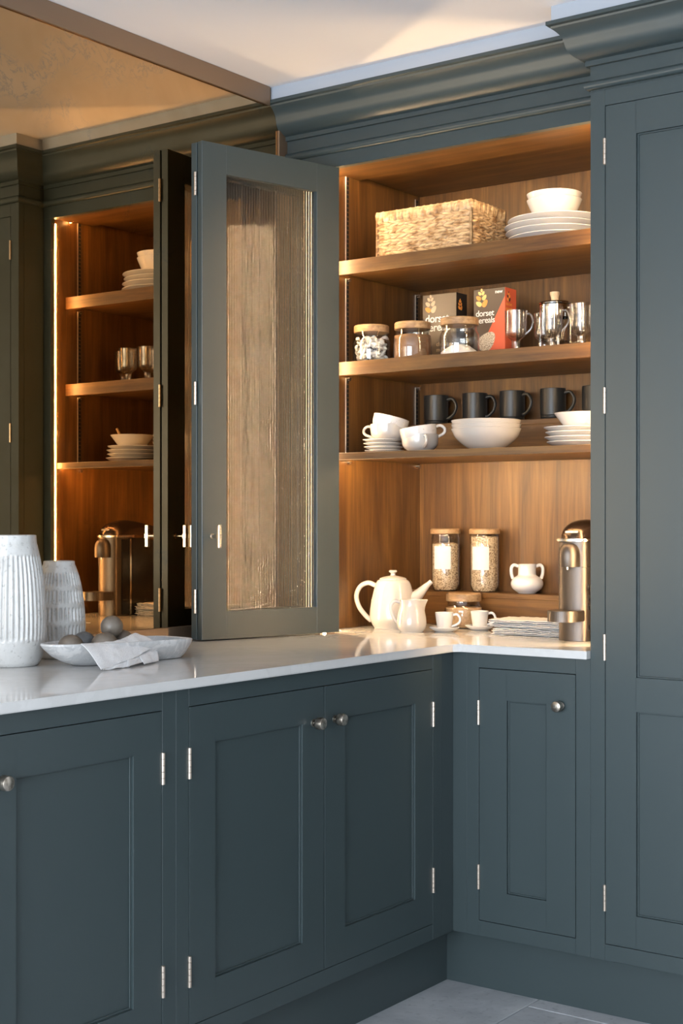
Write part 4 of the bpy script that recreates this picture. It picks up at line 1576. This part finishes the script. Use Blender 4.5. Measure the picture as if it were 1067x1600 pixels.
# oblong marble bowl
DX, DY = 0.305, -1.795
dang = radians(84.5)
b = B()
nA = 72
def dishR(u):
    """superellipse outline in local frame (long axis = local x), squarer at the far end"""
    c, s_ = cos(u), sin(u)
    ex = 2.3 if c < 0 else 5.0
    k = (abs(c) ** ex + abs(s_) ** ex) ** (-1.0 / ex)
    return k * c, k * s_
rings = [(0.0, 0.0), (0.45, 0.0), (0.58, 0.001), (0.72, 0.010), (0.86, 0.024), (0.96, 0.038), (1.0, 0.0465), (0.995, 0.0500), (0.970, 0.0510), (0.950, 0.0490), (0.92, 0.040), (0.82, 0.024), (0.66, 0.013), (0.45, 0.009), (0.0, 0.008)]
vs, fs = [], []
for (q, z) in rings:
    for i in range(nA):
        ux, uy = dishR(2 * pi * i / nA)
        q2 = q + (1 - q) * 0.78 * min(1.0, 1.6 * max(0.0, ux)) if 0.4 < q < 1 and z < 0.045 else q
        rimz = z * (1.0 - 0.08 * max(0, ux) + 0.06 * max(0, -ux)) if z > 0.03 else z
        Lx = 0.200 * q2
        vs.append((Lx * ux, 0.072 * q * uy, rimz))
for k in range(len(rings) - 1):
    for i in range(nA):
        j = (i + 1) % nA
        fs.append((k * nA + i, k * nA + j, (k + 1) * nA + j, (k + 1) * nA + i))
b.faces(vs, fs)
bmesh.ops.remove_doubles(b.bm, verts=b.bm.verts[:], dist=0.0002)
o = obj('marble_bowl', b, MARBLE, local=True)
o.location = (DX, DY, H + 0.0003)
o.rotation_euler = (0, 0, dang)
tag(o, 'oblong white marble bowl holding stone balls', 'bowl')
balls = [((0.296, -1.925, 0.9650), (0.0285, 0.0285, 0.0265), STONEB, 'taupe stone ball in the bowl at the vase end'),
         ((0.268, -1.858, 0.9670), (0.0260, 0.0260, 0.0260), GREYB, 'blue grey stone ball half hidden behind the others'),
         ((0.326, -1.850, 0.9660), (0.0300, 0.0315, 0.0270), STONEB, 'oval taupe stone in front, above the napkin fold'),
         ((0.288, -1.757, 0.9650), (0.0290, 0.0290, 0.0265), STONEB, 'mottled stone ball resting behind the draped napkin'),
         ((0.295, -1.797, 1.0010), (0.0262, 0.0262, 0.0262), STONEB, 'stone ball perched on top of the pile')]
for (c, r3, m, lab) in balls:
    t_ = bmesh.new()
    bmesh.ops.create_uvsphere(t_, u_segments=36, v_segments=20, radius=1)
    for v in t_.verts:
        k = 1 + 0.018 * noise.noise(v.co * 1.6 + Vector(c) * 40)
        v.co = Vector((v.co.x * r3[0], v.co.y * r3[1], v.co.z * r3[2])) * k
    b = B(); b.merge(t_)
    o = obj('stone_ball', b, m, local=True, smooth=80)
    o.location = c
    tag(o, lab, 'stone ball', 'stone balls in the marble bowl')

# draped napkin: folded panels hanging over the rim of the bowl
def patch(b, c00, c10, c11, c01, th, bulge, seed, nu=22, nv=16, wr=0.0022):
    c = [Vector(q) for q in (c00, c10, c11, c01)]
    nrm = (c[1] - c[0]).cross(c[3] - c[0]).normalized()
    if nrm.x < 0:
        nrm = -nrm
    vs = []
    for sgn in (1, -1):
        for j in range(nv + 1):
            for i in range(nu + 1):
                u, v = i / nu, j / nv
                p = c[0] * (1 - u) * (1 - v) + c[1] * u * (1 - v) + c[2] * u * v + c[3] * (1 - u) * v
                w = wr * noise.noise(Vector((u * 3.2 + seed, v * 2.2, seed * 1.7))) + bulge * sin(pi * min(1, v * 1.05)) * (0.6 + 0.4 * sin(pi * u))
                w += 0.0010 * noise.noise(Vector((u * 10, v * 7, seed)))
                edge = 0.5 if min(u, 1 - u, v, 1 - v) < 1e-6 else 1.0
                vs.append(p + nrm * (w + sgn * th * 0.5 * edge))
    n1 = (nu + 1) * (nv + 1)
    fs = []
    for j in range(nv):
        for i in range(nu):
            a = j * (nu + 1) + i
            fs.append((a, a + 1, a + nu + 2, a + nu + 1))
            fs.append((n1 + a, n1 + a + nu + 1, n1 + a + nu + 2, n1 + a + 1))
    for i in range(nu):
        a, d_ = i, nv * (nu + 1) + i
        fs.append((a + 1, a, n1 + a, n1 + a + 1)); fs.append((d_, d_ + 1, n1 + d_ + 1, n1 + d_))
    for j in range(nv):
        a, d_ = j * (nu + 1), j * (nu + 1) + nu
        fs.append((a, a + nu + 1, n1 + a + nu + 1, n1 + a)); fs.append((d_ + nu + 1, d_, n1 + d_, n1 + d_ + nu + 1))
    b.faces(vs, fs)
b = B()
zh = H + 0.0030
# left fold: main face and the layers turned under it
patch(b, (0.352, -1.948, 0.9745), (0.347, -1.806, 0.9745), (0.400, -1.828, 0.9385), (0.425, -1.958, 0.9235), 0.0028, 0.006, 1.0)
patch(b, (0.357, -1.940, 0.9680), (0.352, -1.810, 0.9680), (0.402, -1.822, 0.9320), (0.423, -1.950, 0.9225), 0.0026, 0.003, 2.0)
patch(b, (0.398, -1.915, 0.9350), (0.392, -1.815, 0.9330), (0.418, -1.865, 0.9225), (0.424, -1.945, 0.9222), 0.0024, 0.002, 3.0)
# right fold, lifted over the rim and turned across
patch(b, (0.345, -1.822, 0.9750), (0.320, -1.745, 0.9850), (0.365, -1.716, 0.9590), (0.408, -1.856, 0.9330), 0.0028, 0.005, 4.0)
patch(b, (0.350, -1.815, 0.9690), (0.330, -1.735, 0.9760), (0.382, -1.735, 0.9330), (0.420, -1.872, 0.9225), 0.0026, 0.003, 5.0)
patch(b, (0.372, -1.800, 0.9520), (0.368, -1.725, 0.9480), (0.388, -1.738, 0.9240), (0.412, -1.812, 0.9225), 0.0026, 0.002, 6.0)
tag(obj('draped_napkin', b, NAPK, at=(0.38, -1.83, H), smooth=70), 'crumpled white linen napkin draped over the rim of the marble bowl', 'napkin')
# part of the cloth tucked into the bowl
